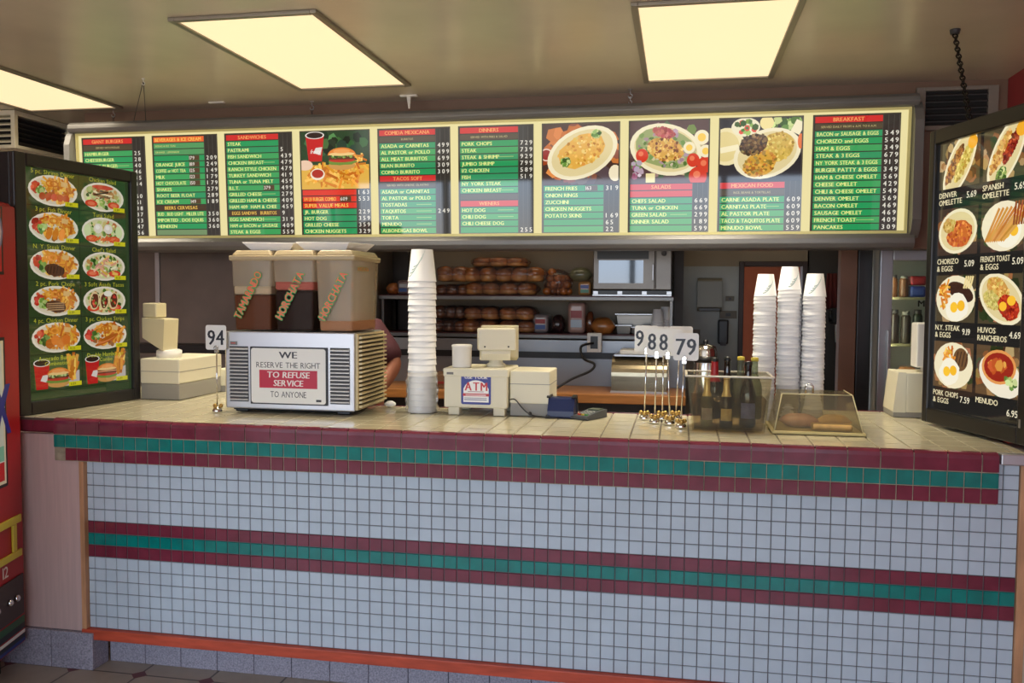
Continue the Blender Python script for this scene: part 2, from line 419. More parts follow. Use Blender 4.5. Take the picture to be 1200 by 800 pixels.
M_clear = clear_mat('clear_acrylic', (244,241,230), .035, (210,205,185), .09)
M_tank = clear_mat('milky_tank_plastic', (238,228,208), .31, (236,222,196), .05)
M_tankw = clear_mat('wetted_tank_plastic', (246,240,230), .02, (222,206,178), .03)
M_bag = clear_mat('clear_bag', (240,240,240), .16, (235,235,235), .2)
M_film = clear_mat('bread_bag_film', (244,240,236), .05, (220,220,220), .16)
M_glass = clear_mat('door_glass', (232,238,234), .02, (150,160,160), .10)
M_water = clear_mat('melted_ice_water', (226,214,196), .06, (110,92,74), .03)
M_bottle_d = pm('dark_bottle_glass', (20,14,10), .08, spec=.8)
M_bottle_c = clear_mat('clear_bottle_glass', (190,200,180), .2, (190,190,160), .14)
M_menuglow = pm('menu_diffuser', (30,28,20), .5, emit=((250,236,172), .86))
M_lampglow = pm('lamp_diffuser', (120,110,80), .5)
def lamp_diffuser():
    b = M_lampglow.node_tree.nodes['Principled BSDF']
    b.inputs['Emission Color'].default_value = (1.12, .86, .50, 1); b.inputs['Emission Strength'].default_value = LAMP
lamp_diffuser()

# floor: tan tiles with small dark red insets at the corners
def floor_mat():
    m = bpy.data.materials.new('tan_floor_tile'); m.use_nodes = True; nt = m.node_tree; b = nt.nodes['Principled BSDF']; N, L = nt.nodes.new, nt.links.new
    tc = N('ShaderNodeTexCoord'); mp = N('ShaderNodeMapping'); mp.inputs['Rotation'].default_value = (0, 0, .0); mp.inputs['Location'].default_value = (.12, .1, 0); mp.inputs['Scale'].default_value = (1/.305,)*3
    L(tc.outputs['Object'], mp.inputs[0]); sep = N('ShaderNodeSeparateXYZ'); L(mp.outputs[0], sep.inputs[0])
    def mth(op, a, b_=None):
        n = N('ShaderNodeMath'); n.operation = op
        for i, x in enumerate((a, b_)):
            if x is None: continue
            if isinstance(x, (int, float)): n.inputs[i].default_value = x
            else: L(x, n.inputs[i])
        return n.outputs[0]
    def cell(s): return mth('ABSOLUTE', mth('SUBTRACT', mth('FRACT', s), .5))
    cx, cy = cell(sep.outputs[0]), cell(sep.outputs[1])
    g = mth('GREATER_THAN', mth('MAXIMUM', cx, cy), .485)
    dx, dy = mth('SUBTRACT', .5, cx), mth('SUBTRACT', .5, cy)
    ins = mth('LESS_THAN', mth('ADD', dx, dy), .12)
    nz = N('ShaderNodeTexNoise'); nz.inputs['Scale'].default_value = 9; L(tc.outputs['Object'], nz.inputs[0])
    r = N('ShaderNodeValToRGB'); r.color_ramp.elements[0].color = lin((150,136,120)) + (1,); r.color_ramp.elements[1].color = lin((182,168,150)) + (1,); L(nz.outputs['Fac'], r.inputs[0])
    m1 = N('ShaderNodeMix'); m1.data_type = 'RGBA'; L(g, m1.inputs[0]); L(r.outputs[0], m1.inputs[6]); m1.inputs[7].default_value = lin((92,84,76)) + (1,)
    m2 = N('ShaderNodeMix'); m2.data_type = 'RGBA'; L(ins, m2.inputs[0]); L(m1.outputs[2], m2.inputs[6]); m2.inputs[7].default_value = lin((104,44,44)) + (1,)
    L(m2.outputs[2], b.inputs['Base Color']); b.inputs['Roughness'].default_value = .35
    return m
M_floor = floor_mat()

# ------------------------------------------------------------------ the room shell
X0, X1, YF, YB, ZC = -2.25, 4.25, -5.2, 3.4, 2.73
struct(MB().box(X0, X1, YF, YB+1.4, -.1, 0).build('floor', M_floor))
struct(MB().box(X0, X1, YF, YB+1.4, ZC, ZC+.1).build('ceiling', M_ceil))
struct(MB().box(X0-.12, X0, YF, YB+1.4, 0, ZC).build('wall_left', M_pink))
struct(MB().box(X1-.13, X1, YF, 1.785, 0, ZC).build('wall_right', M_redwall))
struct(MB().box(X1, X1+.12, 1.79, YB+1.4, 0, ZC).build('wall_kitchen_side', M_darkwall))
# header wall above the kitchen opening that carries the menu sign
struct(MB().box(-1.3, X1, 1.79, 1.93, 1.85, ZC).build('wall_header', pm('header_paint', (134,106,88), .4, noise=(2, .1), spec=.4)))
# kitchen back wall in pieces round the doorway
struct(MB().box(X0, .55, 2.75, 2.85, 0, ZC).build('wall_kitchen_left', M_darkwall))
mb = MB(); mb.box(.55, 2.42, 2.80, 2.9, 0, ZC); struct(mb.build('wall_kitchen_middle', M_beigewall))
struct(MB().box(2.42, 2.48, 2.62, 3.3, 0, ZC).build('wall_kitchen_return', M_darkwall))
struct(MB().box(2.40, 2.87, 3.2, 3.3, 0, 1.80).build('wall_kitchen_panel', M_panelw))
mb = MB(); mb.box(2.40, 3.35, 3.22, 3.32, 1.80, ZC); struct(mb.build('wall_kitchen_over_door', M_beigewall))
struct(MB().box(3.34, X1, 3.22, 3.32, 0, ZC).build('wall_kitchen_right', M_darkwall))
mb = MB(); mb.box(2.87, 2.905, 3.17, 3.30, 0, 1.835); mb.box(3.30, 3.335, 3.17, 3.30, 0, 1.835); mb.box(2.905, 3.30, 3.17, 3.30, 1.80, 1.835)
struct(mb.build('trim_1', pm('dark_brown_casing', (52,32,24), .5), bevel=.004))
struct(MB().box(2.5, 3.9, 4.4, 4.5, 0, ZC).build('wall_hallway', M_orange))
# storefront behind the camera: wall, posts and openings daylight comes through
mb = MB(); mb.box(X0, X1, YF-.12, YF, 0, .35); mb.box(X0, X1, YF-.12, YF, 2.48, ZC); mb.box(X0, X0+.2, YF-.12, YF, .35, 2.48); mb.box(X1-.2, X1, YF-.12, YF, .35, 2.48)
struct(mb.build('wall_front', M_beigewall))
mb = MB()
for x in (-.75, .5, 1.75, 3.0): mb.box(x-.04, x+.04, YF-.12, YF, .35, 2.48)
struct(mb.build('window_1', M_blackm))

# pink laminate wall end beside the counter, with its granite base
struct(MB().box(-1.2, -.001, -.02, -.001, .16, .995).build('wall_counter_end', M_pink, bevel=.003))
mb = MB()
for k in range(6): mb.box(.055-(k+1)*.2+.003, .055-k*.2, -.035, .07, 0, .158)
struct(mb.build('baseboard_left', M_granite, bevel=.003))

# ------------------------------------------------------------------ service counter
def tile(mb, x0, x1, z0, z1, y, m, g=.0012, d=.0035, b=.0016):
    """one glazed tile standing proud of the plane y towards -Y"""
    x0 += g; x1 -= g; z0 += g; z1 -= g
    vs = [(x0,y,z0),(x1,y,z0),(x1,y,z1),(x0,y,z1),(x0+b,y-d,z0+b),(x1-b,y-d,z0+b),(x1-b,y-d,z1-b),(x0+b,y-d,z1-b)]
    mb.add(vs, [(4,5,6,7),(0,1,5,4),(1,2,6,5),(2,3,7,6),(3,0,4,7)], m)
def tile_top(mb, x0, x1, y0, y1, z, m, g=.0018, d=.0035, b=.002):
    x0 += g; x1 -= g; y0 += g; y1 -= g
    vs = [(x0,y0,z),(x1,y0,z),(x1,y1,z),(x0,y1,z),(x0+b,y0+b,z+d),(x1-b,y0+b,z+d),(x1-b,y1-b,z+d),(x0+b,y1-b,z+d)]
    mb.add(vs, [(4,5,6,7),(0,1,5,4),(1,2,6,5),(2,3,7,6),(3,0,4,7)], m)
P = .0508; ZR = .63; ZT = 1.065
ct = thing('service_counter', 'long tiled service counter with white front, maroon and teal bands and beige tile top', 'counter', (1.8, .3, 0))
off = (1.8, .3, 0)
MB().box(.021, 3.607, 0, .60, .12, 1.045).build('body', M_grout, ct, off)
mb = MB()
for r in range(-8, 9):
    z1, z0 = ZR - r*P, ZR - (r+1)*P
    mat = 1 if r in (0, 2) else 2 if r == 1 else 0
    for k in range(71):
        if r < -5 and k < 69: continue
        tile(mb, k*P + (.021 if k == 0 else 0), (k+1)*P, z0, min(z1, 1.03), 0.0, mat)
mb.build('front_tiling', [M_tile_w, M_tile_p, M_tile_t], ct, off, fix=False)
# overhanging edge: bullnose maroon, teal, maroon
EX, EP = -.098, .0541
mb = MB(); mb.box(-.094, 3.522, -.046, .02, .89, 1.058); mb.build('edge_backing', pm('edge_board', (150,138,116), .8, noise=(30, .3)), ct, off)
mb = MB()
for k in range(67):
    x = EX + k*EP
    tile(mb, x, x+EP, .945, .999, -.046, 1)
    if k > 0: tile(mb, x, x+EP, .891, .945, -.046, 0)
for k in range(34):
    x = EX + k*2*EP; x1 = min(x+2*EP, 3.525); g = .002
    prof = [(-.046, .999+g), (-.050, 1.002), (-.052, 1.045), (-.049, 1.058), (-.040, 1.066), (-.026, 1.068), (-.026, 1.05)]
    mb.extrude(prof, x+g, x1-g, 'x', 0, False)
# the end of the edge at the right
for z0, z1, m in ((.891, .945, 0), (.945, .999, 1), (.999, 1.062, 0)): mb.box(3.523, 3.528, -.044, .0, z0+.002, z1-.002, m)
mb.build('edge_tiling', [M_tile_p, M_tile_t], ct, off, fix=True)
mb = MB()      # recessed maroon edge left of the overhang, over the pink wall end
for k in range(5):
    x1 = -.10 - k*.108; mb.extrude([(-.02, 1.007), (-.03, 1.01), (-.032, 1.05), (-.026, 1.062), (-.012, 1.067), (-.012, 1.0)], x1-.106, x1, 'x')
mb.build('side_edge_tiling', M_tile_p, ct, off)
# top
mb = MB(); mb.box(-.64, 3.64, -.03, .66, 1.03, 1.0635); mb.box(-.64, .47, .66, 1.14, 1.03, 1.0635); mb.box(3.03, 3.64, .66, 1.0, 1.03, 1.0635); mb.build('countertop', M_groutd, ct, off)
mb = MB(); TP = 2*EP
def toprow(xa, xb, ya, yb, k0=-5, k1=35):
    for k in range(k0, k1):
        x0, x1 = max(EX+k*TP, xa), min(EX+(k+1)*TP, xb)
        if x1 - x0 > .015: tile_top(mb, x0, x1, ya, yb, 1.0635, 0)
y = -.026
while y < .64: toprow(-.63, 3.62, y, min(y+TP, .66)); y += TP
yy = .66
while yy < 1.1: toprow(-.63, .47, yy, min(yy+TP, 1.14)); yy += TP
yy = .66
while yy < .98: toprow(3.03, 3.62, yy, min(yy+TP, 1.0)); yy += TP
mb.build('top_tiling', M_tile_b, ct, off, fix=False)
mb = MB()
for k in range(24):
    x = .47 + k*.108
    if x < 3.02: mb.extrude([(.662, 1.0), (.675, 1.005), (.676, 1.055), (.668, 1.069), (.650, 1.070), (.650, 1.064)], x+.002, min(x+.106, 3.03), 'x')
mb.build('rear_edge_tiling', M_tile_p, ct, off); mb = MB()
for k in range(6):
    x = 3.03 + k*.108
    mb.extrude([(1.002, 1.0), (1.015, 1.005), (1.016, 1.055), (1.008, 1.069), (.99, 1.070), (.99, 1.064)], x+.002, min(x+.106, 3.64), 'x')
mb.build('rear_edge_tiling', M_tile_p, ct, off)
MB().box(-.002, 3.607, -.026, .01, .128, .172).build('base_trim', M_trim, ct, off, bevel=.003)
mb = MB()
for k in range(22): mb.box(.06+k*.168+.002, min(.06+(k+1)*.168, 3.64), .07, .2, 0, .128)
mb.build('plinth', M_granite, ct, off, bevel=.003)
MB().box(.0, .021, -.025, .02, .172, .886).build('wood_edge_strip', M_wood, ct, off, bevel=.002)
MB().box(3.607, 3.636, -.014, .3, .0, 1.03).build('wood_end_strip', M_wood, ct, off, bevel=.002)
MB().box(3.64, X1-.135, .0, .3, 0, 1.03).build('end_panel', pm('beige_panel', (196,182,158), .5), ct, off)
MB().box(3.530, 3.86, -.055, .2, 1.028, 1.066).build('metal_end_cap', M_alu, ct, off, bevel=.004)
mb = MB(); mb.box(-.6, .45, .66, 1.1, 0, 1.03); mb.box(3.05, 3.62, .62, .98, 0, 1.03); mb.build('back_cabinet', M_darkg, ct, off)

# ------------------------------------------------------------------ ceiling light panels
def ceiling_light(x0, x1, y0, y1, label):
    t = thing('ceiling_light', label, 'ceiling light', ((x0+x1)/2, (y0+y1)/2, ZC), 0, 'ceiling light panels')
    hx, hy = (x1-x0)/2, (y1-y0)/2; f = .028
    mb = MB()
    mb.box(-hx-f, -hx, -hy-f, hy+f, -.016, -.001); mb.box(hx, hx+f, -hy-f, hy+f, -.016, -.001)
    mb.box(-hx, hx, -hy-f, -hy, -.016, -.001); mb.box(-hx, hx, hy, hy+f, -.016, -.001)
    mb.build('frame', M_lightframe, t, bevel=.003)
    MB().box(-hx+.001, hx-.001, -hy+.001, hy-.001, -.008, -.002).build('diffuser', M_lampglow, t)
    area('ceiling_lamp', ((x0+x1)/2, (y0+y1)/2, ZC-.03), (x1-x0-.06, y1-y0-.06), LAMP_W, (1, .89, .70), (0, 0, 0), False, math.radians(110))
    return t
ceiling_light(.38, .98, .143, 1.35, 'glowing ceiling light panel at the middle left, above the photo menu of cup and burger')
ceiling_light(2.278, 2.885, .28, 1.49, 'glowing ceiling light panel on the right, nearest the breakfast menu')
ceiling_light(-1.55, -.95, .40, 1.62, 'glowing ceiling light panel at the far left above the dinner photo board')
t = thing('kitchen_fill_light', 'added unseen kitchen ceiling light behind the menu sign', 'ceiling light', (1.4, 2.35, ZC))  # added lamp, out of view, to brighten the kitchen
MB().box(-.62, .62, -.17, .17, -.05, 0).build('housing', M_white, t, bevel=.01)
MB().box(-.58, .58, -.13, .13, -.054, -.051).build('diffuser', pm('kitchen_fill_glow', (200,200,190), .5, emit=((255,236,200), 2.4)), t)
t = dup(t, (3.1, 2.75, ZC), None, 'added unseen kitchen ceiling light near the back doorway behind the cups')  # second added lamp, also out of view

# ------------------------------------------------------------------ menu sign
GRN, GRN2, GRND = (36,150,86), (60,158,88), (62,140,96)
REDM, ORM = (206,42,38), (232,100,48)
YEL, CRM, DARK, WHT = (232,236,140), (248,214,140), (58,54,44), (232,226,210)
BRN = (78,66,46)
# rows: (kind, text, price or None, second)   kinds: R red head, B dark sub line, G green line, O orange line
MENU = [
 [('R','GIANT BURGERS',''),('B','SERVED WITH PICKLES',''),('G','HAMBURGER','25'),('G','CHEESEBURGER','28'),('G','DOUBLE BURGER','40'),('G','BACON BURGER','46'),('G','CHILI BURGER','35'),('G','JR. BURGER','34'),('G','PATTY MELT','1'),('G','STEAK','60'),('G','COMBO','61'),('G','FRIES','38'),('G','RINGS','37'),('G','HOT DOG','33'),('G','TACOS','47'),('G','CHICKEN','56')],
 [('O','BEVERAGES & ICE CREAM',''),('g','SODAS & ICE TEAS',''),('g','ORANGE . LEMONADE',''),('G','','209','179'),('G','ORANGE JUICE','249','189'),('G','COFFEE or HOT TEA','149','125'),('G','MILK','179','123'),('G','HOT CHOCOLATE','179','150'),('G','SHAKES','279'),('G','ROOT BEER FLOAT','289'),('G','ICE CREAM','189','149'),('D','BEERS CERVESAS',''),('G','BUD . BUD LIGHT . MILLER LITE','350'),('G','IMPORTED . DOS EQUIS','360'),('G','HEINEKEN','360'),('P','','')],
 [('R','SANDWICHES',''),('G','STEAK',''),('G','PASTRAMI','5'),('G','FISH SANDWICH','439'),('G','CHICKEN BREAST','479'),('G','RANCH STYLE CHICKEN','479'),('G','TURKEY SANDWICH','419'),('G','TUNA or TUNA MELT','459'),('G','B.L.T.','499','379'),('G','GRILLED CHEESE','279'),('G','GRILLED HAM & CHEESE','409'),('G','HAM 409  HAM & CHEE','459'),('D','EGGS SANDWS   BURRITOS','9'),('G','EGG SANDWICH','319'),('G','HAM or BACON or SAUSAGE','409'),('G','STEAK & EGGS','559')],
 [('O','','163'),('O','1/4 LB BURGER COMBO','553','609'),('O','SUPER VALUE MEALS',''),('G','JR. BURGER','229'),('G','HOT DOG','359'),('G','GRILLED CHEESE','359'),('G','CHICKEN NUGGETS','329')],
 [('R','COMIDA MEXICANA',''),('B','BURRITOS',''),('G','ASADA or CARNITAS','499'),('G','AL PASTOR or POLLO','499'),('G','ALL MEAT BURRITOS','699'),('G','BEAN BURRITO','309'),('G','COMBO BURRITO','309'),('R','TACOS SOFT',''),('B','SERVED WITH ONIONS, CILANTRO',''),('G','ASADA or CARNITAS',''),('G','AL PASTOR or POLLO',''),('G','TOSTADAS',''),('G','TAQUITOS','249'),('G','TORTA',''),('G','MENUDO',''),('G','ALBONDIGAS BOWL','')],
 [('R','DINNERS',''),('B','SERVED WITH FRIES & SALAD',''),('G','PORK CHOPS','729'),('G','STEAK','739'),('G','STEAK & SHRIMP','929'),('G','JUMBO SHRIMP','799'),('G','1/2 CHICKEN','589'),('G','FISH','519'),('G','NY YORK STEAK',''),('G','CHICKEN BREAST',''),('B','',''),('R','WIENERS',''),('G','HOT DOG',''),('G','CHILI DOG',''),('G','CHILI CHEESE DOG',''),('G','','255')],
 [('G','FRENCH FRIES','319','163'),('G','ONION RINGS',''),('G','ZUCCHINI',''),('G','CHICKEN NUGGETS',''),('G','POTATO SKINS','169'),('G','','65'),('G','','22')],
 [('R','SALADS',''),('R','',''),('G','CHEFS SALAD','669'),('G','TUNA or CHICKEN','669'),('G','GREEN SALAD','299'),('G','DINNER SALAD','189'),('G','','599')],
 [('R','MEXICAN FOOD',''),('B','RICE, BEANS & TORTILLAS',''),('G','CARNE ASADA PLATE','609'),('G','CARNITAS PLATE','609'),('G','AL PASTOR PLATE','609'),('G','TACO & TAQUITOS PLATE','609'),('G','MENUDO BOWL','559')],
 [('R','BREAKFAST',''),('B','SERVED DAILY FROM 6 A.M. TO 11 A.M.',''),('G','BACON or SAUSAGE & EGGS','349'),('G','CHORIZO and EGGS','549'),('G','HAM & EGGS','349'),('G','STEAK & 3 EGGS','679'),('G','NY YORK STEAK & 3 EGGS','919'),('G','BURGER PATTY & EGGS','349'),('G','HAM & CHEESE OMELET','569'),('G','CHEESE OMELET','429'),('G','CHILI & CHEESE OMELET','549'),('G','DENVER OMELET','569'),('G','BACON OMELET','469'),('G','SAUSAGE OMELET','469'),('G','FRENCH TOAST','409'),('G','PANCAKES','309')],
]
PW, PH = .438, .615
def strips(p, rows, v0, H, rng):
    n = len(rows); h = H/n; U = PW*.80
    for i, row in enumerate(rows):
        k, txt, price = row[0], row[1], row[2]; sec = row[3] if len(row) > 3 else None
        v = v0 + H - (i+1)*h; hh = h*.86
        col = {'R': REDM, 'O': ORM if i == 0 and n > 10 else (222,52,34), 'B': BRN, 'D': (70,52,34), 'G': rng.choice([GRN, GRN2, (44,146,92)]), 'g': (84,150,92), 'P': (112,140,96)}[k]
        p.rect(.012, v + h*.07, U - .014, hh, col)
        tc = {'R': (240,160,90), 'O': (250,200,90), 'B': (196,180,120), 'D': (236,190,80), 'G': YEL, 'g': (196,206,120), 'P': YEL}[k]
        th = hh*(.62 if k in 'GRDO' else .34)
        if txt:
            if k in 'RD': p.text(txt, .012 + (U-.014)/2, v + h*.5 - th/2, th, tc, (U-.014)*.86, 'C', .03)
            elif k == 'B': p.text(txt, .012 + (U-.014)/2, v + h*.5 - th/2, th, tc, (U-.014)*.9, 'C')
            else: p.text(txt, .022, v + h*.5 - th/2, th, tc, (U-.03)*(.62 if sec else .96), 'L', .03)
            if k == 'G' and rng.random() < .35 and not sec and len(txt) < 15: 
                p.bar(U*.66, v+h*.5, U*.92, v+h*.5, hh*.14, (140,190,110))
        if sec:
            p.rect(U*.70, v + h*.1, U*.2, hh*.92, (84,62,40)); p.text(sec, U*.71, v + h*.5 - th/2, th, WHT, U*.18, 'L', .01)
        if price:
            for q, ch in enumerate(price): p.text(ch, U + .012 + q*.026, v + h*.5 - th*.6, th*1.2, WHT, .019, 'L', .02)
def photo_burger(p, v0, H, rng):
    p.rect(.008, v0, PW-.016, H, (36,64,34)); scatter(p, PW*.5, v0+H*.78, PW*.42, H*.16, 40, .028, [(40,84,44),(70,116,60),(24,50,28)], rng)
    p.rect(.008, v0, PW-.016, H*.42, (226,176,72)); fries(p, PW*.5, v0+H*.24, PW*.4, H*.17, 90, .075, rng); fries(p, PW*.84, v0+H*.42, PW*.1, H*.16, 26, .06, rng)
    cup_pic(p, PW*.22, v0+H*.73, .115, .165); p.text('frosty', PW*.15, v0+H*.62, .024, (245,235,225), .062, 'L', .02, shear=.3)
    burger(p, PW*.60, v0+H*.54, .175, rng); p.ell(PW*.07, v0+H*.42, .05, .03, (236,200,170)); p.ell(PW*.25, v0+H*.26, .045, .034, (240,225,200)); p.ell(PW*.25, v0+H*.27, .037, .025, (175,45,30))
def photo_nachos(p, v0, H, rng):
    p.rect(.008, v0, PW-.016, H, (70,44,34)); scatter(p, PW*.5, v0+H*.5, PW*.46, H*.46, 60, .034, [(170,84,40),(205,120,50),(120,60,36),(86,70,66)], rng, long=1.4)
    p.ell(PW*.06, v0+H*.5, .035, .035, (235,200,180)); p.ell(PW*.06, v0+H*.5, .028, .028, (150,30,26))
    oval(p, PW*.52, v0+H*.52, PW*.47, H*.40, .42, [(0, .08, .68, .62, [(226,170,70),(235,190,90),(205,140,50),(240,205,120)], .05), (-.5, -.05, .1, .14, GREEN, .06), (.55, .45, .1, .12, GREEN, .06)], rng)
    p.ell(PW*.94, v0+H*.18, .035, .045, (240,225,190), n=14)
def photo_salad(p, v0, H, rng):
    p.rect(.008, v0, PW-.016, H, (84,58,56)); scatter(p, PW*.5, v0+H*.5, PW*.46, H*.46, 60, .03, [(120,150,80),(150,110,110),(190,175,130),(60,80,44)], rng)
    oval(p, PW*.46, v0+H*.54, PW*.45, H*.41, -.25, [(0, .05, .82, .78, [(150,160,100),(96,126,60),(196,180,140),(170,140,150)], .08), (.0, .0, .5, .45, [(214,160,70),(180,110,50),(235,195,110),(120,70,36)], .05), (-.15, .62, .3, .18, [(190,100,90),(170,70,70)], .06)], rng)
    for x, y, r in ((.17,.45,.034),(.80,.36,.034),(.86,.1,.048),(.94,.28,.04)): p.ell(PW*x, v0+H*y, r, r*1.1, (212,58,34)); p.ell(PW*x-.006, v0+H*y+.01, r*.4, r*.4, (235,120,80))
    for x, y, r in ((.75,.56,.032),(.9,.72,.04),(.95,.5,.034)): p.ell(PW*x, v0+H*y, r, r, (240,228,190)); p.ell(PW*x, v0+H*y, r*.55, r*.55, (245,200,80))
    p.rect(PW*.22, v0+.004, .05, .05, (236,222,160)); scatter(p, PW*.1, v0+H*.2, .04, .05, 14, .014, [(150,80,110),(200,180,190)], rng)
def photo_plate(p, v0, H, rng):
    p.rect(.008, v0, PW-.016, H, (40,38,44)); scatter(p, PW*.8, v0+H*.9, PW*.16, H*.08, 20, .02, GREEN, rng)
    p.ell(PW*.1, v0+H*.56, .095, .10, (238,222,170)); p.ell(PW*.08, v0+H*.56, .075, .08, (226,206,140)); p.bar(PW*.02, v0+H*.5, PW*.24, v0+H*.55, .03, (244,232,190))
    p.ell(PW*.32, v0+H*.86, .075, .05, (236,226,190)); scatter(p, PW*.32, v0+H*.87, .055, .034, 20, .014, GREEN+RED[:1], rng); p.ell(PW*.57, v0+H*.92, .036, .036, (240,220,150))
    oval(p, PW*.58, v0+H*.44, PW*.41, H*.38, .35, [(.35, .12, .48, .6, [(206,170,72),(225,195,100),(180,140,50)], .05), (-.3, -.3, .5, .5, [(214,160,60),(190,120,50),(150,120,50)], .06), (-.28, .55, .42, .42, [(70,46,26),(110,76,40),(46,30,18),(140,110,60)], .06)], rng)
    p.bar(PW*.9, v0+H*.75, PW*.97, v0+H*.93, .05, (240,228,190)); p.ell(PW*.97, v0+H*.62, .015, .04, (225,110,50))
PHOTO = {3: photo_burger, 6: photo_nachos, 7: photo_salad, 8: photo_plate}
ms = thing('menu_sign', 'long backlit menu sign of ten panels in a grey housing hung above the kitchen opening', 'menu sign', (1.2, 1.72, 1.86))
moff = (1.2, 1.72, 1.86)
prof = [(1.69,2.575),(1.655,2.572),(1.628,2.580),(1.615,2.600),(1.618,2.622),(1.64,2.640),(1.69,2.648),(1.785,2.648),(1.785,1.842),(1.68,1.842),(1.648,1.850),(1.632,1.872),(1.632,1.900),(1.650,1.922),(1.69,1.926)]
SXA, SXB = -1.262, 3.622
MB().extrude(prof, SXA-.03, SXB+.03, 'x', 0, False).build('housing', M_menuh, ms, moff, bevel=.004)
for xa, xb in ((SXA-.045, SXA-.006), (SXB+.006, SXB+.05)):
    pr2 = [(1.62,1.94),(1.60,1.99),(1.60,2.50),(1.62,2.56),(1.66,2.60),(1.74,2.60),(1.74,1.90),(1.66,1.90)]
    mb = MB(); mb.extrude(pr2, xa, xb, 'x'); mb.build('end_cap', M_menuh, ms, moff, bevel=.012, seg=3)
TILT = math.atan2(.030, .63)
def place_panel(x): return Matrix.Translation((x-moff[0], 1.686-moff[1], 1.934-moff[2])) @ Matrix.Rotation(TILT, 4, 'X')
pl = MB(); pl.add([tuple(place_panel(SXA) @ Vector(q)) for q in ((0,.004,-.008),(SXB-SXA,.004,-.008),(SXB-SXA,.004,.645),(0,.004,.645))], [(0,1,2,3)])
pl.build('light_diffuser', M_menuglow, ms, fix=False)
mb = MB()
for x0, x1, z0, z1 in ((SXA, SXB, -.012, .006), (SXA, SXB, .628, .646), (SXA, SXA+.014, 0, .63), (SXB-.014, SXB, 0, .63)):
    q = [tuple(place_panel(0) @ Vector(a)) for a in ((x0,-.008,z0),(x1,-.008,z0),(x1,.003,z0),(x0,.003,z0),(x0,-.008,z1),(x1,-.008,z1),(x1,.003,z1),(x0,.003,z1))]
    mb.add(q, [(0,3,2,1),(4,5,6,7),(0,1,5,4),(1,2,6,5),(2,3,7,6),(3,0,4,7)])
mb.build('face_trim', pm('glowing_brass_trim', (176,164,112), .35, metal=.4, emit=((206,192,120), .35)), ms)  # trim is no lamp; the sign's light on it is put into its emission
for k in range(10):
    rng = random.Random(50+k); x = -1.222 + k*.484; Mx = place_panel(x)
    p = Print(-.004); p.rect(0, 0, PW, PH, (70,64,48)); p.rect(.006, .006, PW-.012, PH-.012, (48,44,38))
    for q in range(4): p.bar(PW*.80+q*PW*.062, .01, PW*.80+q*PW*.062, PH-.01, .002, (84,80,72))
    o = p.build('menu_panel', M_print_lit, ms, Mx)
    p = Print(-.005)
    rows = MENU[k]
    if k in PHOTO: strips(p, rows, .008, PH*.43, rng)
    else: strips(p, rows, .008, PH-.016, rng)
    p.build('menu_lines', M_print_lit, o, Mx)
    if k in PHOTO:
        p = Print(-.005); p.clip = (.008, PH*.445, PW-.008, PH*.99); PHOTO[k](p, PH*.445, PH*.545, rng); p.build('food_photo', M_print_lit, o, Mx)

# ------------------------------------------------------------------ photo menu boards standing on the counter
def board(name, label, loc, rz, W, H, fl, fr, ft, fb, depth):
    t = thing(name, label, 'menu board', loc, rz)
    mb = MB(); mb.box(0, W, .014, depth, 0, H); mb.build('housing', M_black, t, bevel=.006)
    mb = MB(); mb.box(0, fl, -.012, .02, 0, H); mb.box(W-fr, W, -.012, .02, 0, H); mb.box(fl, W-fr, -.012, .02, 0, fb); mb.box(fl, W-fr, -.012, .02, H-ft, H)
    mb.build('frame', M_blackm, t, bevel=.006)
    return t
LBL = board('photo_menu_board', 'black framed board of dinner photos on green, standing on the left end of the counter', (-.262, -.05, 1.069), math.radians(80.15), .675, 1.105, .058, .042, .055, .055, .13)
rng = random.Random(7)
LG = (44,66,30)
p = Print(.008); p.rect(.058, .05, .575, 1.01, LG)
CELLS = [[('5 pc. Shrimp Dinner','shrimp'),('Chicken Salad','chicken')],[('3 pc. Fish Dinner','fish'),('Tuna Salad','tuna')],[('N. Y. Steak Dinner','steak'),("Chef's Salad",'chef')],
         [('2 pc. Pork Chops','chops'),('3 Soft Asada Tacos','tacos')],[('4 pc. Chicken Dinner','chicken'),('3 pc. Chicken Strips','strips')],[('Avocado Burger','b1'),('Double Hamburger','b2')]]
CW, CH = .268, .160; V0 = .092; U0 = .072
for r in range(7): p.bar(U0, V0 + r*CH, U0+2*CW+.008, V0 + r*CH, .003, (24,36,16))
p.bar(U0+CW+.003, V0, U0+CW+.003, V0+6*CH, .003, (24,36,16))
lbp = p.build('picture_panel', M_print_dim, LBL)
p = Print(.0075)
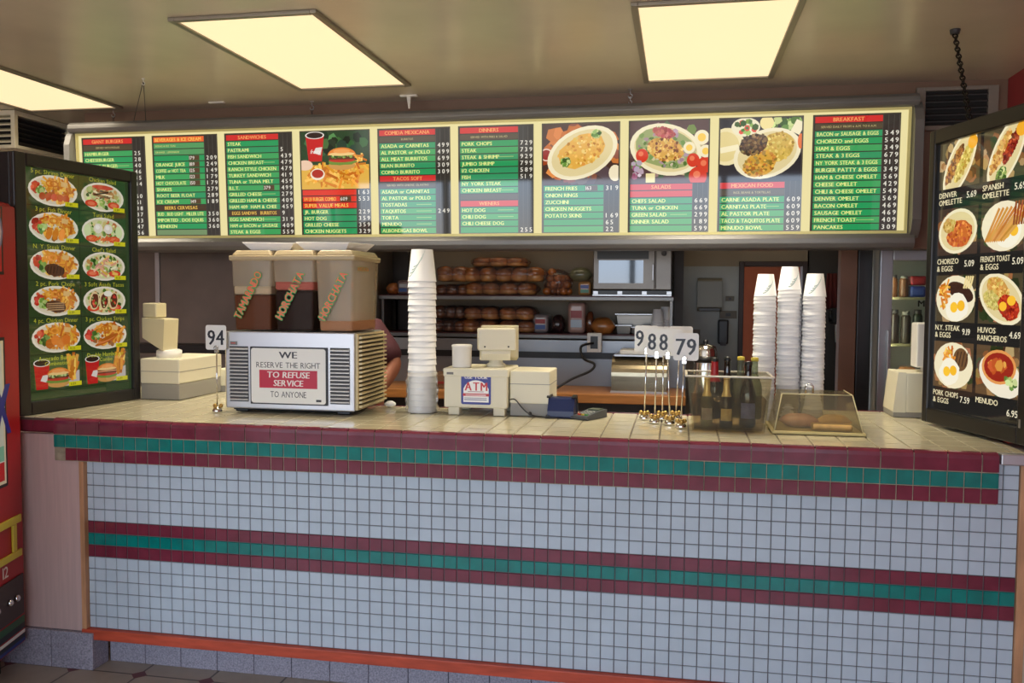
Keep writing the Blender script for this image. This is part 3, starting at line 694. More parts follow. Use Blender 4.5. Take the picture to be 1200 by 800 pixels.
for r in range(6):
    for c in range(2):
        p.n = 0; name, kind = CELLS[r][c]; u, v = U0 + .002 + c*(CW+.004), V0 + (5-r)*CH
        x, y = u + CW/2, v + CH*.44
        if kind in ('b1', 'b2'):
            p.rect(u+CW*.06, v+CH*.06, CW*.88, CH*.84, (74,96,48)); p.poly([(u+CW*.62,v+CH*.08),(u+CW*.94,v+CH*.08),(u+CW*.94,v+CH*.5),(u+CW*.7,v+CH*.4)], (196,186,180))
            fries(p, u+CW*.80, v+CH*.64, CW*.1, CH*.22, 22, CH*.5, rng, 1.35)
            cup_pic(p, u+CW*.2, v+CH*.44, CW*.3, CH*.78); burger(p, u+CW*.52, v+CH*.36, CW*.44, rng, kind == 'b2')
            p.text(name, x, v+CH*.82, .019, (206,204,60), CW*.9, 'C'); p.text('Combination' if kind == 'b1' else 'Combo', x, v+CH*.68, .017, (206,204,60), CW*.6, 'C')
        else:
            if c == 0 or kind == 'strips': dinner_plate(p, x, y, CW*.475, CH*.415, kind, rng)
            else: salad_plate(p, x, y, CW*.465, CH*.415, kind, rng)
            p.text(name, x, v+CH*.855, .019, (186,182,52), CW*.86, 'C')
        p.rect(u+CW*.72, v+CH*.06, CW*.26, CH*.12, (214,206,20)); p.text(rng.choice(['7.49','6.89','5.99','8.25']), u+CW*.76, v+CH*.085, CH*.07, (70,70,20), CW*.2)
p.build('food_photos', M_print_dim, lbp)

RBL = board('photo_menu_board', 'black framed board of breakfast photos, hung by a chain over the counter end', (3.458, .624, 1.080), math.radians(-72.2), .660, 1.185, .034, .095, .06, .06, .12)
rng = random.Random(11)
p = Print(.008); p.rect(.034, .055, .536, 1.075, (26,25,24)); rbp = p.build('picture_panel', M_print_lit, RBL)
p = Print(.0075)
MBX = .585; MB().box(.578, .586, -.0135, -.011, .06, .09).build('frame_strip', M_alu, RBL); MB().box(.600, .606, -.0145, -.011, 1.03, 1.09).build('frame_strip', M_alu, RBL)  # short pale metal strips laid on the frame
RC = [[('DENVER','OMELETTE','5.69'),('SPANISH','OMELETTE','5.69')],[('CHORIZO','& EGGS','5.09'),('FRENCH TOAST','& EGGS','5.09')],[('N.Y. STEAK','& EGGS','9.19'),('HUVOS','RANCHEROS','4.69')],[('PORK CHOPS','& EGGS','7.59'),('MENUDO','','6.95')]]
RW, RH = .258, .263
for r in range(4):
    for c in range(2):
        p.n = 0; u, v = .042 + c*(RW+.008), 1.125 - (r+1)*RH; x, y, w_, h_ = u + RW/2, v + RH*.65, RW*.96, RH*.70
        X0_, Y0_ = u + .004, v + RH*.30
        p.clip = (X0_, Y0_, X0_+w_, Y0_+h_)
        p.rect(X0_, Y0_, w_, h_, rng.choice([(92,70,46),(74,64,44),(64,48,38)])); scatter(p, x, y, w_*.5, h_*.5, 40, .022, [(170,140,90),(80,54,36),(50,64,34),(150,100,60)], rng)
        if c == 0 and r < 2 or (r, c) == (0, 1):
            Mns = {(0,0): [(-.15,.35,.62,.34,[(150,90,44),(190,130,60),(110,66,36)],.06),(.1,-.3,.6,.36,[(206,186,90),(225,205,110),(180,150,60)],.06)],
                   (0,1): [(-.1,.4,.62,.32,[(206,150,70),(226,180,100),(170,110,50)],.06),(.2,-.15,.5,.30,[(150,44,22),(190,70,34),(120,30,18)],.06),(-.55,-.4,.2,.3,GREEN,.07)],
                   (1,0): [(.1,-.15,.66,.6,[(200,96,34),(170,60,24),(225,130,50)],.07),(-.4,.35,.3,.3,[(214,180,96),(190,150,70)],.07)]}[(r,c)]
            rt = .95 if r == 0 else .1
            oval(p, x, y, RW*.56 if r == 0 else RW*.46, RH*.27 if r == 0 else RH*.33, rt, Mns, rng)
            if r == 0: p.ell(x+RW*.3, y+RH*.27, .028, .026, (240,170,40))
        elif (r, c) == (1, 1):
            p.ell(x, y, RW*.47, RH*.345, (240,228,195)); egg(p, x+RW*.12, y-RH*.1, RW*.17, rng)
            for k in range(9): p.bar(x-RW*.38+k*.012, y-RH*.2, x-RW*.1+k*.022, y+RH*.25, .012, jit((205,140,60), rng))
            for k in range(5): p.bar(x+RW*.2+k*.013, y+RH*.0, x+RW*.24+k*.016, y+RH*.32, .01, jit((150,70,34), rng))
        elif (r, c) == (2, 0):
            p.ell(x, y, RW*.47, RH*.345, (238,226,190)); p.ell(x+RW*.12, y+RH*.1, RW*.32, RH*.13, (60,34,24), -.3); fries(p, x-RW*.25, y+RH*.05, RW*.12, RH*.18, 22, .05, rng); egg(p, x+RW*.05, y-RH*.13, RW*.18, rng)
            for k in range(4): p.bar(x+RW*.2+k*.013, y+RH*.15, x+RW*.26+k*.013, y+RH*.33, .01, (236,214,150))
        elif (r, c) == (2, 1):
            oval(p, x, y, RW*.50, RH*.32, -.45, [(-.25,.3,.5,.45,[(206,150,70),(226,190,100)],.06),(-.3,-.3,.42,.36,[(214,196,110),(190,170,90)],.05),(.4,-.1,.45,.5,[(176,44,22),(205,70,34),(140,30,18)],.06)], rng); p.ell(x+RW*.22, y-RH*.02, .022, .018, (250,190,50)); p.ell(x+RW*.05, y-RH*.1, .02, .017, (250,190,50))
        elif (r, c) == (3, 0):
            p.ell(x, y, RW*.47, RH*.345, (238,226,190)); p.ell(x+RW*.18, y+RH*.1, RW*.18, RH*.17, (110,76,44), .6)
            for k in range(4): p.bar(x+RW*.06+k*.02, y+RH*.0, x+RW*.12+k*.02, y+RH*.22, .005, (50,30,20))
            fries(p, x-RW*.1, y+RH*.14, RW*.14, RH*.1, 18, .05, rng); egg(p, x-RW*.08, y-RH*.1, RW*.17, rng)
        else:
            p.ell(x+RW*.03, y-RH*.06, RW*.46, RH*.28, (236,228,205), -.3); p.ell(x, y+RH*.06, RW*.36, RH*.24, (225,150,80)); p.ell(x, y+RH*.06, RW*.31, RH*.20, (150,32,16)); scatter(p, x, y+RH*.05, RW*.16, RH*.1, 12, .02, [(214,150,60),(190,80,30)], rng); scatter(p, x+RW*.25, y-RH*.15, RW*.12, RH*.08, 16, .012, GREEN, rng)
        p.clip = None
        a, b, pr_ = RC[r][c]
        p.text(a, u+.008, v+RH*.17, .021, (236,222,180), RW*.62, 'L', .018)
        if b: p.text(b, u+.008, v+RH*.06, .021, (236,222,180), RW*.62, 'L', .018)
        p.text(pr_, u+RW*.70, v+RH*(.12 if b else .06), .024, (240,230,200), RW*.27, 'L', .01)
p.build('food_photos', M_print_lit, rbp)

# ------------------------------------------------------------------ hanging hardware
def chain_links(p0, p1, L, r, wire):
    mb = MB(); a, b = Vector(p0), Vector(p1); d = (b-a); n = max(1, int(d.length/(L*.8))); t = d.normalized()
    up = Vector((1,0,0)) if abs(t.x) < .8 else Vector((0,1,0)); x = t.cross(up).normalized(); y = t.cross(x)
    for i in range(n):
        c = a + d*((i+.5)/n); s = x if i % 2 else y
        mb.tube([c + t*(L/2*math.sin(q)) + s*(r*math.cos(q)) for q in [2*PI*k/10 for k in range(10)]], wire, 5, closed=True)
    return mb
def hook(mb, x, y, z, s):
    mb.lathe([(s*.5, z-.004), (s*.5, z)], 10, (x, y, 0))
    mb.tube([(x, y, z), (x, y, z-s)] + [(x + s*.45*math.sin(a), y, z-s*1.45+s*.45*math.cos(a)) for a in [k*.55 for k in range(10)]], s*.12, 6)
t = thing('hanging_chain', 'dark chain from the ceiling holding the breakfast photo board', 'chain', (3.59, .84, ZC))
chain_links((0,0,-.02), (-.065, -.452, -.462), .034, .0095, .0034).build('links', pm('dark_iron', (44,38,34), .45, metal=.7), t)
mb = MB(); mb.lathe([(.018,-.02),(.022,-.004),(.022,0)], 12); mb.build('ceiling_hook', M_darkg, t)
for x, lab in ((.29, 'short hook chain above the burger and cup photo panel'), (-1.03, 'short hook chain above the left end of the menu sign')):
    t = thing('hook_chain', lab, 'chain', (x, 1.70, ZC), 0, 'hook chains of the menu sign')
    mb = MB(); hook(mb, 0, 0, 0, .026); mb.build('hook', M_alu, t); chain_links((0,0,-.045), (0,0,-.082), .02, .006, .002).build('links', M_darkg, t)
t = thing('hook_chain', 'short S hook above the salad photo panel of the menu sign', 'chain', (2.17, 1.70, ZC), 0, 'hook chains of the menu sign')
mb = MB(); hook(mb, 0, 0, 0, .026); mb.build('hook', M_alu, t); mb = MB(); hook(mb, 0, 0, -.042, .02); mb.build('lower_hook', M_alu, t)
t = thing('hanging_wire', 'thin wire loop from the ceiling to the left end of the menu sign', 'wire', (-.373, 1.032, ZC))
mb = MB()
for dx in (-.49, -.405): mb.tube([(0,0,-.01), (dx, .625, -.095)], .0022, 5)
mb.build('wire', M_darkg, t); mb = MB(); hook(mb, 0, 0, 0, .018); mb.build('hook', M_white, t)
t = thing('ceiling_hanger', 'small white ceiling hanger above the Comida Mexicana panel', 'hanger', (.91, 1.64, ZC))
MB().box(-.05, .05, -.012, .012, -.008, 0).build('plate', M_white, t); mb = MB(); mb.extrude([(-.012,-.008),(.012,-.008),(.006,-.075),(-.002,-.075)], -.004, .004, 'y'); mb.build('drop', M_white, t)
t = thing('ceiling_hanger', 'small flat white ceiling clip above the sandwiches panel', 'hanger', (-.28, 1.62, ZC)); MB().box(-.05, .05, -.012, .012, -.008, 0).build('plate', M_white, t, bevel=.002)

# ------------------------------------------------------------------ air vents
t = thing('air_vent', 'white louvred air conditioning box hung under the ceiling at the far left', 'air vent', (-1.95, 1.86, 2.49))
mb = MB(); mb.box(-.3, .3, -.26, .26, -.0, .022); mb.box(-.3, .3, -.26, .26, .205, .236); 
for x in (-.3, .27): mb.box(x, x+.03, -.26, -.23, .02, .21)
mb.box(.27, .3, .23, .26, .02, .21); mb.box(-.3, -.27, .23, .26, .02, .21)
mb.build('housing', M_ivory, t, bevel=.003); MB().box(-.26, .255, -.215, .22, .02, .21).build('core', pm('vent_black', (14,13,13), .6), t)
mb = MB()
for k in range(5): z = .035 + k*.036; mb.extrude([(-.255, z), (-.222, z+.018), (-.222, z+.024), (-.255, z+.008)], -.27, .27, 'x')
mb.build('front_louvres', M_ivory, t)
mb = MB()
for k in range(6): z = .03 + k*.03; mb.extrude([(.262, z), (.287, z+.012), (.287, z+.016), (.262, z+.005)], -.23, .23, 'y')
mb.build('side_louvres', M_darkg, t)
t = thing('air_vent', 'dark louvred wall vent with a pale frame at the right end of the menu sign', 'air vent', (3.87, 1.788, 2.47))
mb = MB(); mb.box(-.20, -.155, -.03, 0, .0, .225); mb.box(.15, .20, -.03, 0, .0, .225); mb.box(-.155, .15, -.03, 0, 0, .024); mb.box(-.155, .15, -.03, 0, .205, .225)
mb.build('frame', pm('dull_frame', (140,130,120), .5), t, bevel=.003); MB().box(-.155, .15, -.008, -.001, .024, .205).build('core', pm('vent_black', (14,13,13), .6), t)
mb = MB()
for k in range(5): z = .04 + k*.034; mb.extrude([(-.028, z), (-.009, z+.016), (-.009, z+.02), (-.028, z+.006)], -.155, .15, 'x')
mb.build('louvres', M_darkg, t)

# ------------------------------------------------------------------ red vending machine
VW = .95; vr = math.radians(104.5); vp = Vector((-.238, -.06, 0)) + VW*Vector((.25, -.968, 0))
vm = thing('vending_machine', 'red vending machine with yellow trim and white poster at the left edge', 'vending machine', vp, vr)
mb = MB(); mb.box(0, VW, .02, .78, .10, 1.955); mb.build('cabinet', M_red, vm, bevel=.012, seg=3)
mb = MB(); mb.box(.015, VW-.012, -.004, .03, .12, 1.94); mb.build('door', M_red, vm, bevel=.01, seg=3)
mb = MB(); mb.box(.03, VW-.06, .08, .7, 0, .1); mb.build('foot_base', M_black, vm)
def vs(s): return VW - s
p = Print(-.006); 
p.rect(.02, 1.66, VW-.14, .012, (20,12,12)); p.rect(vs(.135), 1.66, .012, .27, (20,12,12)); p.rect(.03, 1.672, VW-.165, .255, (178,24,26))
p.ell(vs(.42), 1.83, .30, .17, (120,120,160)); p.ell(vs(.42), 1.83, .288, .158, (214,196,206)); p.ell(vs(.42), 1.83, .27, .146, (172,22,26))
p.build('emblem', M_print, vm)
p = Print(-.006); p.rect(.10, .81, vs(.13)-.10, .60, (26,22,20)); p.rect(.112, .822, vs(.142)-.112, .575, (226,220,196)); p.rect(.125, .835, vs(.155)-.125, .55, (214,224,222)); p.rect(.125, .835, vs(.155)-.125, .075, (196,30,32))
for k in range(6): x = .2+k*.105; p.poly([(x,1.02),(x+.03,1.02),(x+.06,1.10),(x+.10,1.02),(x+.13,1.02),(x+.08,1.13),(x+.13,1.22),(x+.09,1.22),(x+.06,1.17),(x+.03,1.22),(x,1.22),(x+.04,1.12)], (40,44,140))
p.rect(.125, .915, vs(.155)-.125, .06, (130,196,176))
p.build('poster', M_print, vm)
mb = MB(); mb.box(.15, vs(.045), -.014, -.004, .640, .672); mb.box(.15, vs(.045), -.014, -.004, .498, .528); mb.box(vs(.115), vs(.085), -.014, -.004, .528, .64); mb.box(.4, .43, -.014, -.004, .528, .64)
mb.build('yellow_trim', pm('yellow_trim', (196,176,50), .4), vm, bevel=.003)
p = Print(-.006); p.text('12', vs(.19), .440, .046, (225,215,205), None, 'L', .015); p.build('price_number', M_print, vm)
mb = MB(); mb.box(.2, vs(.035), -.012, -.004, .25, .42); mb.build('selector_panel', pm('dark_brown_panel', (48,30,26), .4), vm, bevel=.004)
for s_ in (.105, .16, .26): mb = MB(); mb.lathe([(.014,.010),(.014,.022),(.008,.027)], 14, (vs(s_), 0, .335), axis='y'); mb.build('knob', M_chrome, vm)
p = Print(-.006)
for z0, h, c in ((.21,.03,(30,80,44)),(.185,.025,(18,18,18)),(.165,.014,(225,222,215)),(.13,.03,(20,40,110)),(.145,.018,(18,18,20))): p.rect(.05, z0, VW-.075, h, c)
p.build('stripe_decal', M_print, vm)

# ------------------------------------------------------------------ drink dispenser
DX0, DX1, DY0, DY1 = .505, 1.100, .285, .640; DZ = 1.0695
dd = thing('drink_dispenser', 'three tank cold drink dispenser on the counter with a vented metal front', 'drink dispenser', ((DX0+DX1)/2, DY0, DZ))
do = ((DX0+DX1)/2, DY0, DZ)
mb = MB(); mb.box(DX0+.02, DX1-.02, DY0+.01, DY1, DZ+.02, 1.40); mb.build('chassis', pm('cream_metal', (200,190,150), .45), dd, do)
mb = MB(); mb.box(DX0, DX1, DY0-.006, DY0+.012, DZ+.018, 1.425)
for x in (DX0+.03, DX1-.09): mb.box(x, x+.06, DY0+.02, DY0+.1, DZ, DZ+.02, 1)
mb.box(DX0+.02, DX1-.02, DY0+.02, DY1-.02, DZ+.008, DZ+.02, 1)
mb.build('front_panel', [pm('silver_panel', (190,190,194), .3, metal=.6), M_black], dd, do, bevel=.005)
mb = MB(); mb.box(DX0+.004, DX1-.004, DY0+.01, DY1, 1.398, 1.424); mb.build('top_tray', M_alu, dd, do, bevel=.004)
for xa, xb in ((DX0+.02, DX0+.108), (DX1-.108, DX1-.02)):
    mb = MB(); mb.box(xa, xb, DY0-.0075, DY0-.0062, 1.118, 1.36, 1)  # dark sheet paints the shade in the gaps between louvres
    for k in range(15):
        z = 1.123 + k*.0158; mb.extrude([(DY0-.006, z), (DY0-.016, z+.002), (DY0-.016, z+.006), (DY0-.006, z+.009)], xa, xb, 'x')
    mb.build('front_louvres', [pm('louvre_silver', (200,196,190), .35, metal=.4), M_darkg], dd, do)
mb = MB(); mb.box(DX1-.02, DX1+.008, DY0+.012, DY1, DZ+.022, 1.42)
for k in range(17):
    z = 1.10 + k*.0185; mb.extrude([(DX1+.009, z), (DX1+.024, z+.003), (DX1+.024, z+.010), (DX1+.009, z+.011)], DY0+.025, DY1-.01, 'y')
mb.box(DX1+.008, DX1+.0092, DY0+.03, DY1-.014, 1.10, 1.412, 1)  # dark sheet behind the slats, their gap shade put into its colour
mb.build('side_grille', [M_cream, pm('grille_gap_shade', (70,62,44), .7)], dd, do, bevel=.0015)
mb = MB(); mb.box(DX0-.012, DX0+.02, DY0+.012, DY1, DZ+.022, 1.42)
for k in range(17): z = 1.10 + k*.0185; mb.extrude([(DX0-.01, z), (DX0-.022, z+.004), (DX0-.022, z+.011), (DX0-.01, z+.014)], DY0+.03, DY1-.015, 'y')
mb.build('side_grille', M_cream, dd, do, bevel=.002)
TANKS = [('TAMARINDO', .522, .715, [((104,58,36), .0, .155), ((206,192,170), .155, .195)]), ('HORCHATA', .718, .912, [((34,10,14), .0, .175), ((196,110,104), .175, .215)]), ('HORCHATA', .916, 1.092, [((186,140,110), .0, .048)])]
tops = []
for n_, (txt, xa, xb, drinks) in enumerate(TANKS):
    ya, yb, z0, z1 = DY0+.015, DY1-.02, 1.426, 1.745
    e = .010
    def rect_at(f): g = e*(1-f); return (xa+g, xb-g, ya+g, yb-g)
    mb = MB(); fl_ = drinks[-1][2]/(z1-z0)
    def ring_at(f): a = rect_at(f); c = .014; z = z0+(z1-z0)*f; return [(a[0]+c,a[2],z),(a[1]-c,a[2],z),(a[1]-c*.3,a[2]+c*.3,z),(a[1],a[2]+c,z),(a[1],a[3]-c,z),(a[1]-c,a[3],z),(a[0]+c,a[3],z),(a[0],a[3]-c,z),(a[0],a[2]+c,z),(a[0]+c*.3,a[2]+c*.3,z)]
    rs = ring_at(0)+ring_at(fl_)+ring_at(1)
    for lv in (0, 1): mb.add(rs[lv*10:lv*10+20], [(q, (q+1)%10, 10+(q+1)%10, 10+q) for q in range(10)], 1-lv, True)   # wetted wall below, milky dry wall above
    tk = mb.build('tank', [M_tank, M_tankw], dd, do, fix=False)
    for c, a, b in drinks:
        H = z1-z0; r0, r1 = rect_at(a/H), rect_at(b/H); s_ = .004
        mb = MB(); mb.frustum((r0[0]+s_, r0[1]-s_, r0[2]+s_, r0[3]-s_), (r1[0]+s_, r1[1]-s_, r1[2]+s_, r1[3]-s_), z0+.004+a, z0+.004+b-.001)
        mb.build('drink', pm('drink_%d_%d_%d' % c, c, .5, spec=.1), tk, do, bevel=.01)
    mb = MB(); mb.frustum((xa-.005, xb+.005, ya-.006, yb+.005), (xa-.007, xb+.007, ya-.008, yb+.007), z1-.012, z1+.010); mb.frustum((xa+.002, xb-.002, ya+.002, yb), (xa+.016, xb-.016, ya+.016, yb-.014), z1+.010, z1+.034)
    mb.build('lid', clear_mat('lid_plastic', (190,170,135), .72, (206,186,146), .06) if 'lid_plastic' not in MATS else MATS['lid_plastic'], dd, do, bevel=.006)
    p = Print(ya - .0045 - do[1]); rot = math.radians(62)
    u, v = xa + .045 - do[0], z0 + .05 - do[2]
    for dx, dz in ((.003,-.003),(-.002,.002),(.003,.002),(-.002,-.003)): p.text(txt, u+dx, v+dz, .034, (60,170,80), .225, 'L', .03, rot, fit=True)
    p.text(txt, u, v, .034, (240,92,66), .225, 'L', .03, rot, fit=True)
    p.build('flavour_label', M_print, tk)
    tops.append(z1+.034)
p = Print(0); 
for dx, dz in ((.002,-.002),(-.002,.002)): p.text('HORCHATA', dx, dz, .017, (60,170,80), .13, 'L', .03, fit=True)
p.text('HORCHATA', 0, 0, .017, (240,92,66), .13, 'L', .02, fit=True)
p.build('side_label', M_print, dd, Matrix.Translation((1.0965-do[0], DY0+.05-do[1], 1.69-do[2])) @ Matrix.Rotation(PI/2, 4, 'Z'))
# refusal sign on the front
sg = Print(DY0 - .0165 - do[1]); uc = .803 - do[0]; v0 = 1.112 - do[2]; SW, SH = .352, .246
def rr(p, u, v, w_, h, r, c):
    ps = []
    for cx, cy, a in ((u+w_-r, v+r, -PI/2), (u+w_-r, v+h-r, 0), (u+r, v+h-r, PI/2), (u+r, v+r, PI)): ps += [(cx + r*math.cos(a+k*PI/8), cy + r*math.sin(a+k*PI/8)) for k in range(5)]
    p.poly(ps, c)
rr(sg, uc-SW/2, v0, SW, SH, .014, (40,38,40)); rr(sg, uc-SW/2+.004, v0+.004, SW-.008, SH-.008, .011, (236,234,226))
sg.text('WE', uc, v0+.200, .028, (36,36,48), .082, 'C', .035, fit=True); sg.text('RESERVE THE RIGHT', uc, v0+.158, .024, (44,44,50), .295, 'C', .004, fit=True)
sg.rect(uc-.134, v0+.070, .268, .078, (190,20,56)); sg.text('TO REFUSE', uc, v0+.115, .026, (240,232,226), .195, 'C', .035, fit=True, shear=.08); sg.text('SERVICE', uc, v0+.079, .026, (240,232,226), .135, 'C', .035, fit=True, shear=.08)
sg.text('TO ANYONE', uc, v0+.030, .026, (44,44,50), .165, 'C', .004, fit=True); sg.rect(uc+.128, v0+.014, .024, .010, (60,60,60))
mb = MB(); mb.box(.803-SW/2-.002, .803+SW/2+.002, DY0-.016, DY0-.005, 1.110, 1.112+SH+.002); so = mb.build('refusal_sign', M_black, dd, do, bevel=.003); sg.build('sign_lettering', M_print, so)
p = Print(DY0-.0075-do[1]); p.rect(.528-do[0], 1.365-do[2], .034, .016, (120,116,112)); p.rect(.531-do[0], 1.371-do[2], .022, .004, (196,70,60)); p.build('maker_plate', M_print, dd)
# paper boats on the lids
def paper_boat(label, x0, x1, y0, y1, z, rz):
    t = thing('paper_boat', label, 'paper tray', ((x0+x1)/2, (y0+y1)/2, z), rz); hx, hy = (x1-x0)/2, (y1-y0)/2
    mb = MB(); b = (-hx+.03, hx-.03, -hy+.03, hy-.03); tp = (-hx, hx, -hy, hy)
    vs_ = [(b[0],b[2],0),(b[1],b[2],0),(b[1],b[3],0),(b[0],b[3],0),(tp[0],tp[2],.034),(tp[1],tp[2],.030),(tp[1],tp[3],.036),(tp[0],tp[3],.032)]
    mb.add(vs_, [(0,1,2,3),(0,4,5,1),(1,5,6,2),(2,6,7,3),(3,7,4,0)])
    o = mb.build('tray', M_paper, t); sm = o.modifiers.new('thick', 'SOLIDIFY'); sm.thickness = .002; sm.offset = 1
    return t
paper_boat('white paper food tray lying on the left tank lid of the drink dispenser', .56, .795, .33, .58, tops[0]+.002, .05)
paper_boat('white paper food tray lying across the middle and right tank lids', .82, 1.07, .33, .60, tops[1]+.002, -.06)

# ------------------------------------------------------------------ paper cups
def make_cup(label, R, r, H, name='paper_cup'):
    t = thing(name, label, 'cup')
    prof = [(R, .0), (R+.0013, .0022), (R+.0006, .0046), (R-.0002, .005), (r, H), (r-.004, H), (r-.0045, H-.004), (.0005, H-.004)]
    inner = [(R-.0013, .001), (r-.0012, H-.0055), (.0005, H-.0055)]
    mb = MB(); mb.lathe(prof, 28, cap=False); mb.lathe(inner, 28, cap=False); mb.build('cup_body', M_paper, t)
    return t
def swoosh(parent, R, r, H, a0, col=(150,186,184), flip=1):
    mb = MB()
    for j in range(4):
        pts = []; 
        for k in range(9):
            f = k/8; zz = H*(.16 + j*.10 + .5*f*f); a = a0 + flip*(1.0*f + j*.16) ; rad = R + (r-R)*zz/H + .0006
            pts.append((rad*math.cos(a), rad*math.sin(a), zz, H*.010*(1-f)+.0008))
        vs_ = [(x, y, z-t_) for x, y, z, t_ in pts] + [(x, y, z+t_) for x, y, z, t_ in pts]
        mb.add(vs_, [(k, k+1, 9+k+1, 9+k) for k in range(8)])
    return mb.build('swoosh_print', pm('swoosh_ink', col, .5), parent, fix=False)
def stack(x, y, n, R, r, H, pitch, z0, label, toplabel, group, a0, flip):
    base = None
    for k in range(n):
        loc = (x + .0012*math.sin(k*1.7), y + .0012*math.cos(k*2.3), z0 + k*pitch)
        if base is None: base = make_cup(label, R, r, H); base.location = loc; base['group'] = group; o = base
        elif k == n-1:
            o = dup(base, loc, 0, toplabel); swoosh(o, R, r, H, a0, flip=flip)
        else: o = dup(base, loc, 0, label)
ZK = 1.0692
stack(1.337, .49, 23, .0625, .047, .142, .0262, ZK, 'large white paper cup nested in the tall single stack near the cash register', 'topmost large white paper cup with a blue green swoosh, on the tall single stack', 'large cups in the single stack', -2.5, 1)
cw_ = 'white paper cup nested upside down in the %s stack behind the pastry case'
ct_ = 'topmost white paper cup of the %s stack behind the pastry case, with pale swoosh'
stack(2.802, .50, 35, .0450, .0315, .093, .0153, ZK, cw_ % 'left', ct_ % 'left', 'cups in the left stack', -1.9, 1)
stack(2.900, .52, 36, .0460, .0325, .098, .0156, ZK, cw_ % 'middle', ct_ % 'tall middle', 'cups in the middle stack', -1.8, 1)
stack(2.996, .50, 35, .0450, .0320, .095, .0153, ZK, cw_ % 'right', ct_ % 'right', 'cups in the right stack', -2.3, 1)
mb = MB(); prof = []
for k in range(15):
    z = .003 + k*.0125; prof.append((.074 - .0004*k + .003*math.sin(k*1.9), z))
mb.lathe(prof, 28, cap=False)
for i, v in enumerate(mb.v):
    a = math.atan2(v[1], v[0]); f = 1 + .025*math.sin(a*5 + v[2]*70); mb.v[i] = (v[0]*f, v[1]*f, v[2])
o = mb.build('cup_sleeve_bag', M_bag, None); o.location = (1.337, .49, ZK); tag(o, 'clear plastic sleeve bunched round the bottom of the tall single cup stack', 'bag')

# ------------------------------------------------------------------ cash registers
def register_head(t, x, y, z, rz, W=.165, H=.15, D=.10):
    """customer display head on a swivel neck, turned by rz"""
    M = Matrix.Translation((x, y, z)) @ Matrix.Rotation(rz, 4, 'Z')
    def bb(mb, *a, m=0):
        s = len(mb.v); mb.box(*a, m); 
        for i in range(s, len(mb.v)): mb.v[i] = tuple(M @ Vector(mb.v[i]))
    mb = MB(); mb.lathe([(.042,0),(.042,.012),(.03,.02),(.03,.05)], 20, (x, y, z)); mb.build('swivel_neck', M_ivory, t)
    mb = MB(); s = len(mb.v); mb.extrude([(-.03,.03),(.05,.03),(.05,.075),(-.05,.075),(-.05,.06)], -W*.42, W*.36, 'x')
    for i in range(s, len(mb.v)): mb.v[i] = tuple(M @ Vector(mb.v[i]))
    mb.build('bracket', M_ivory, t, bevel=.004)
    mb = MB(); bb(mb, -W/2, W/2, -D/2, D*.2, .075, .075+H*.62); hd = mb.build('display_head', M_ivory, t, bevel=.006)
    mb = MB(); s = len(mb.v); mb.extrude([(D*.18, .04), (D*.85, .02), (D*.95, .075+H*.66), (D*.18, .075+H*.70)], -W*.36, W*.62, 'x')
    for i in range(s, len(mb.v)): mb.v[i] = tuple(M @ Vector(mb.v[i]))
    mb.build('screen_housing', pm('aged_ivory', (206,196,160), .45), t, bevel=.006)
    for sx in (-W*.33, W*.30): mb = MB(); c = M @ Vector((sx, -D/2-.001, .092)); mb.ball(c, .004, n=8); mb.build('screw', M_darkg, t)
rg = thing('cash_register', 'ivory cash register mid counter with a blue and red cash machine sticker', 'cash register', (1.60, .42, ZK))
mb = MB(); mb.box(-.143, .137, 0, .24, .032, .195); mb.build('body', M_ivory, rg, bevel=.006)
mb = MB(); mb.box(-.147, .141, -.003, .245, .166, .203); mb.build('top_cover', M_ivory, rg, bevel=.006)
for x in (-.125, .075): mb = MB(); mb.box(x, x+.05, .005, .06, 0, .034); mb.build('foot', M_ivory, rg, bevel=.003)
for x in (-.125, .075): mb = MB(); mb.box(x, x+.05, .18, .235, 0, .034); mb.build('foot', M_ivory, rg, bevel=.003)
register_head(rg, .062, .12, .203, .30, .165, .155, .11)
p = Print(-.0012); S0 = -.066; 
rr(p, S0, .048, .132, .132, .008, (44,52,140)); p.ell(S0+.066, .106, .056, .047, (240,238,236), n=24); p.rect(S0+.010, .058, .112, .06, (240,238,236))
p.text('USE YOUR', S0+.066, .159, .014, (240,236,236), .10, 'C', .03, fit=True); p.text('ATM', S0+.066, .108, .036, (196,32,44), .098, 'C', .045, space=.2, fit=True)
p.rect(S0+.008, .084, .116, .012, (190,40,50)); p.rect(S0+.02, .086, .09, .002, (240,225,225)); p.rect(S0+.02, .090, .09, .002, (240,225,225)); p.rect(S0+.014, .066, .10, .004, (110,112,150)); p.rect(S0+.03, .102, .07, .003, (170,120,130)); p.rect(S0+.014, .074, .10, .003, (110,112,150))
p.build('sticker', M_print, rg)
p = Print(-.0042); p.rect(-.130, .176, .030, .010, (110,106,100)); p.build('maker_plate', M_print, rg)
t = thing('plastic_canister', 'round white plastic canister standing on top of the middle cash register', 'canister', (1.524, .47, ZK+.2045))
mb = MB(); mb.lathe([(.040,0),(.042,.004),(.043,.085),(.045,.088),(.045,.096),(.040,.099),(.0005,.100)], 28); mb.build('tub', M_white, t)
pb = thing('receipt_printer', 'ivory receipt printer box joined on the right of the middle cash register', 'printer', (1.832, .45, ZK))
mb = MB(); mb.box(-.090, .085, 0, .22, .054, .195); mb.build('case', M_ivory, pb, bevel=.005)
mb = MB(); mb.box(-.0905, .0855, -.001, .22, .137, .140); mb.build('seam', M_grey, pb)
mb = MB(); mb.box(-.088, .083, .003, .218, 0, .056); mb.build('base', M_grey, pb, bevel=.003)
mb = MB(); mb.ball((.0, -.002, .012), .008, n=8); mb.build('jack', M_black, pb)
ld = thing('cash_register', 'ivory cash register beside the dinner photo board on the left', 'cash register', (.035, .60, ZK))
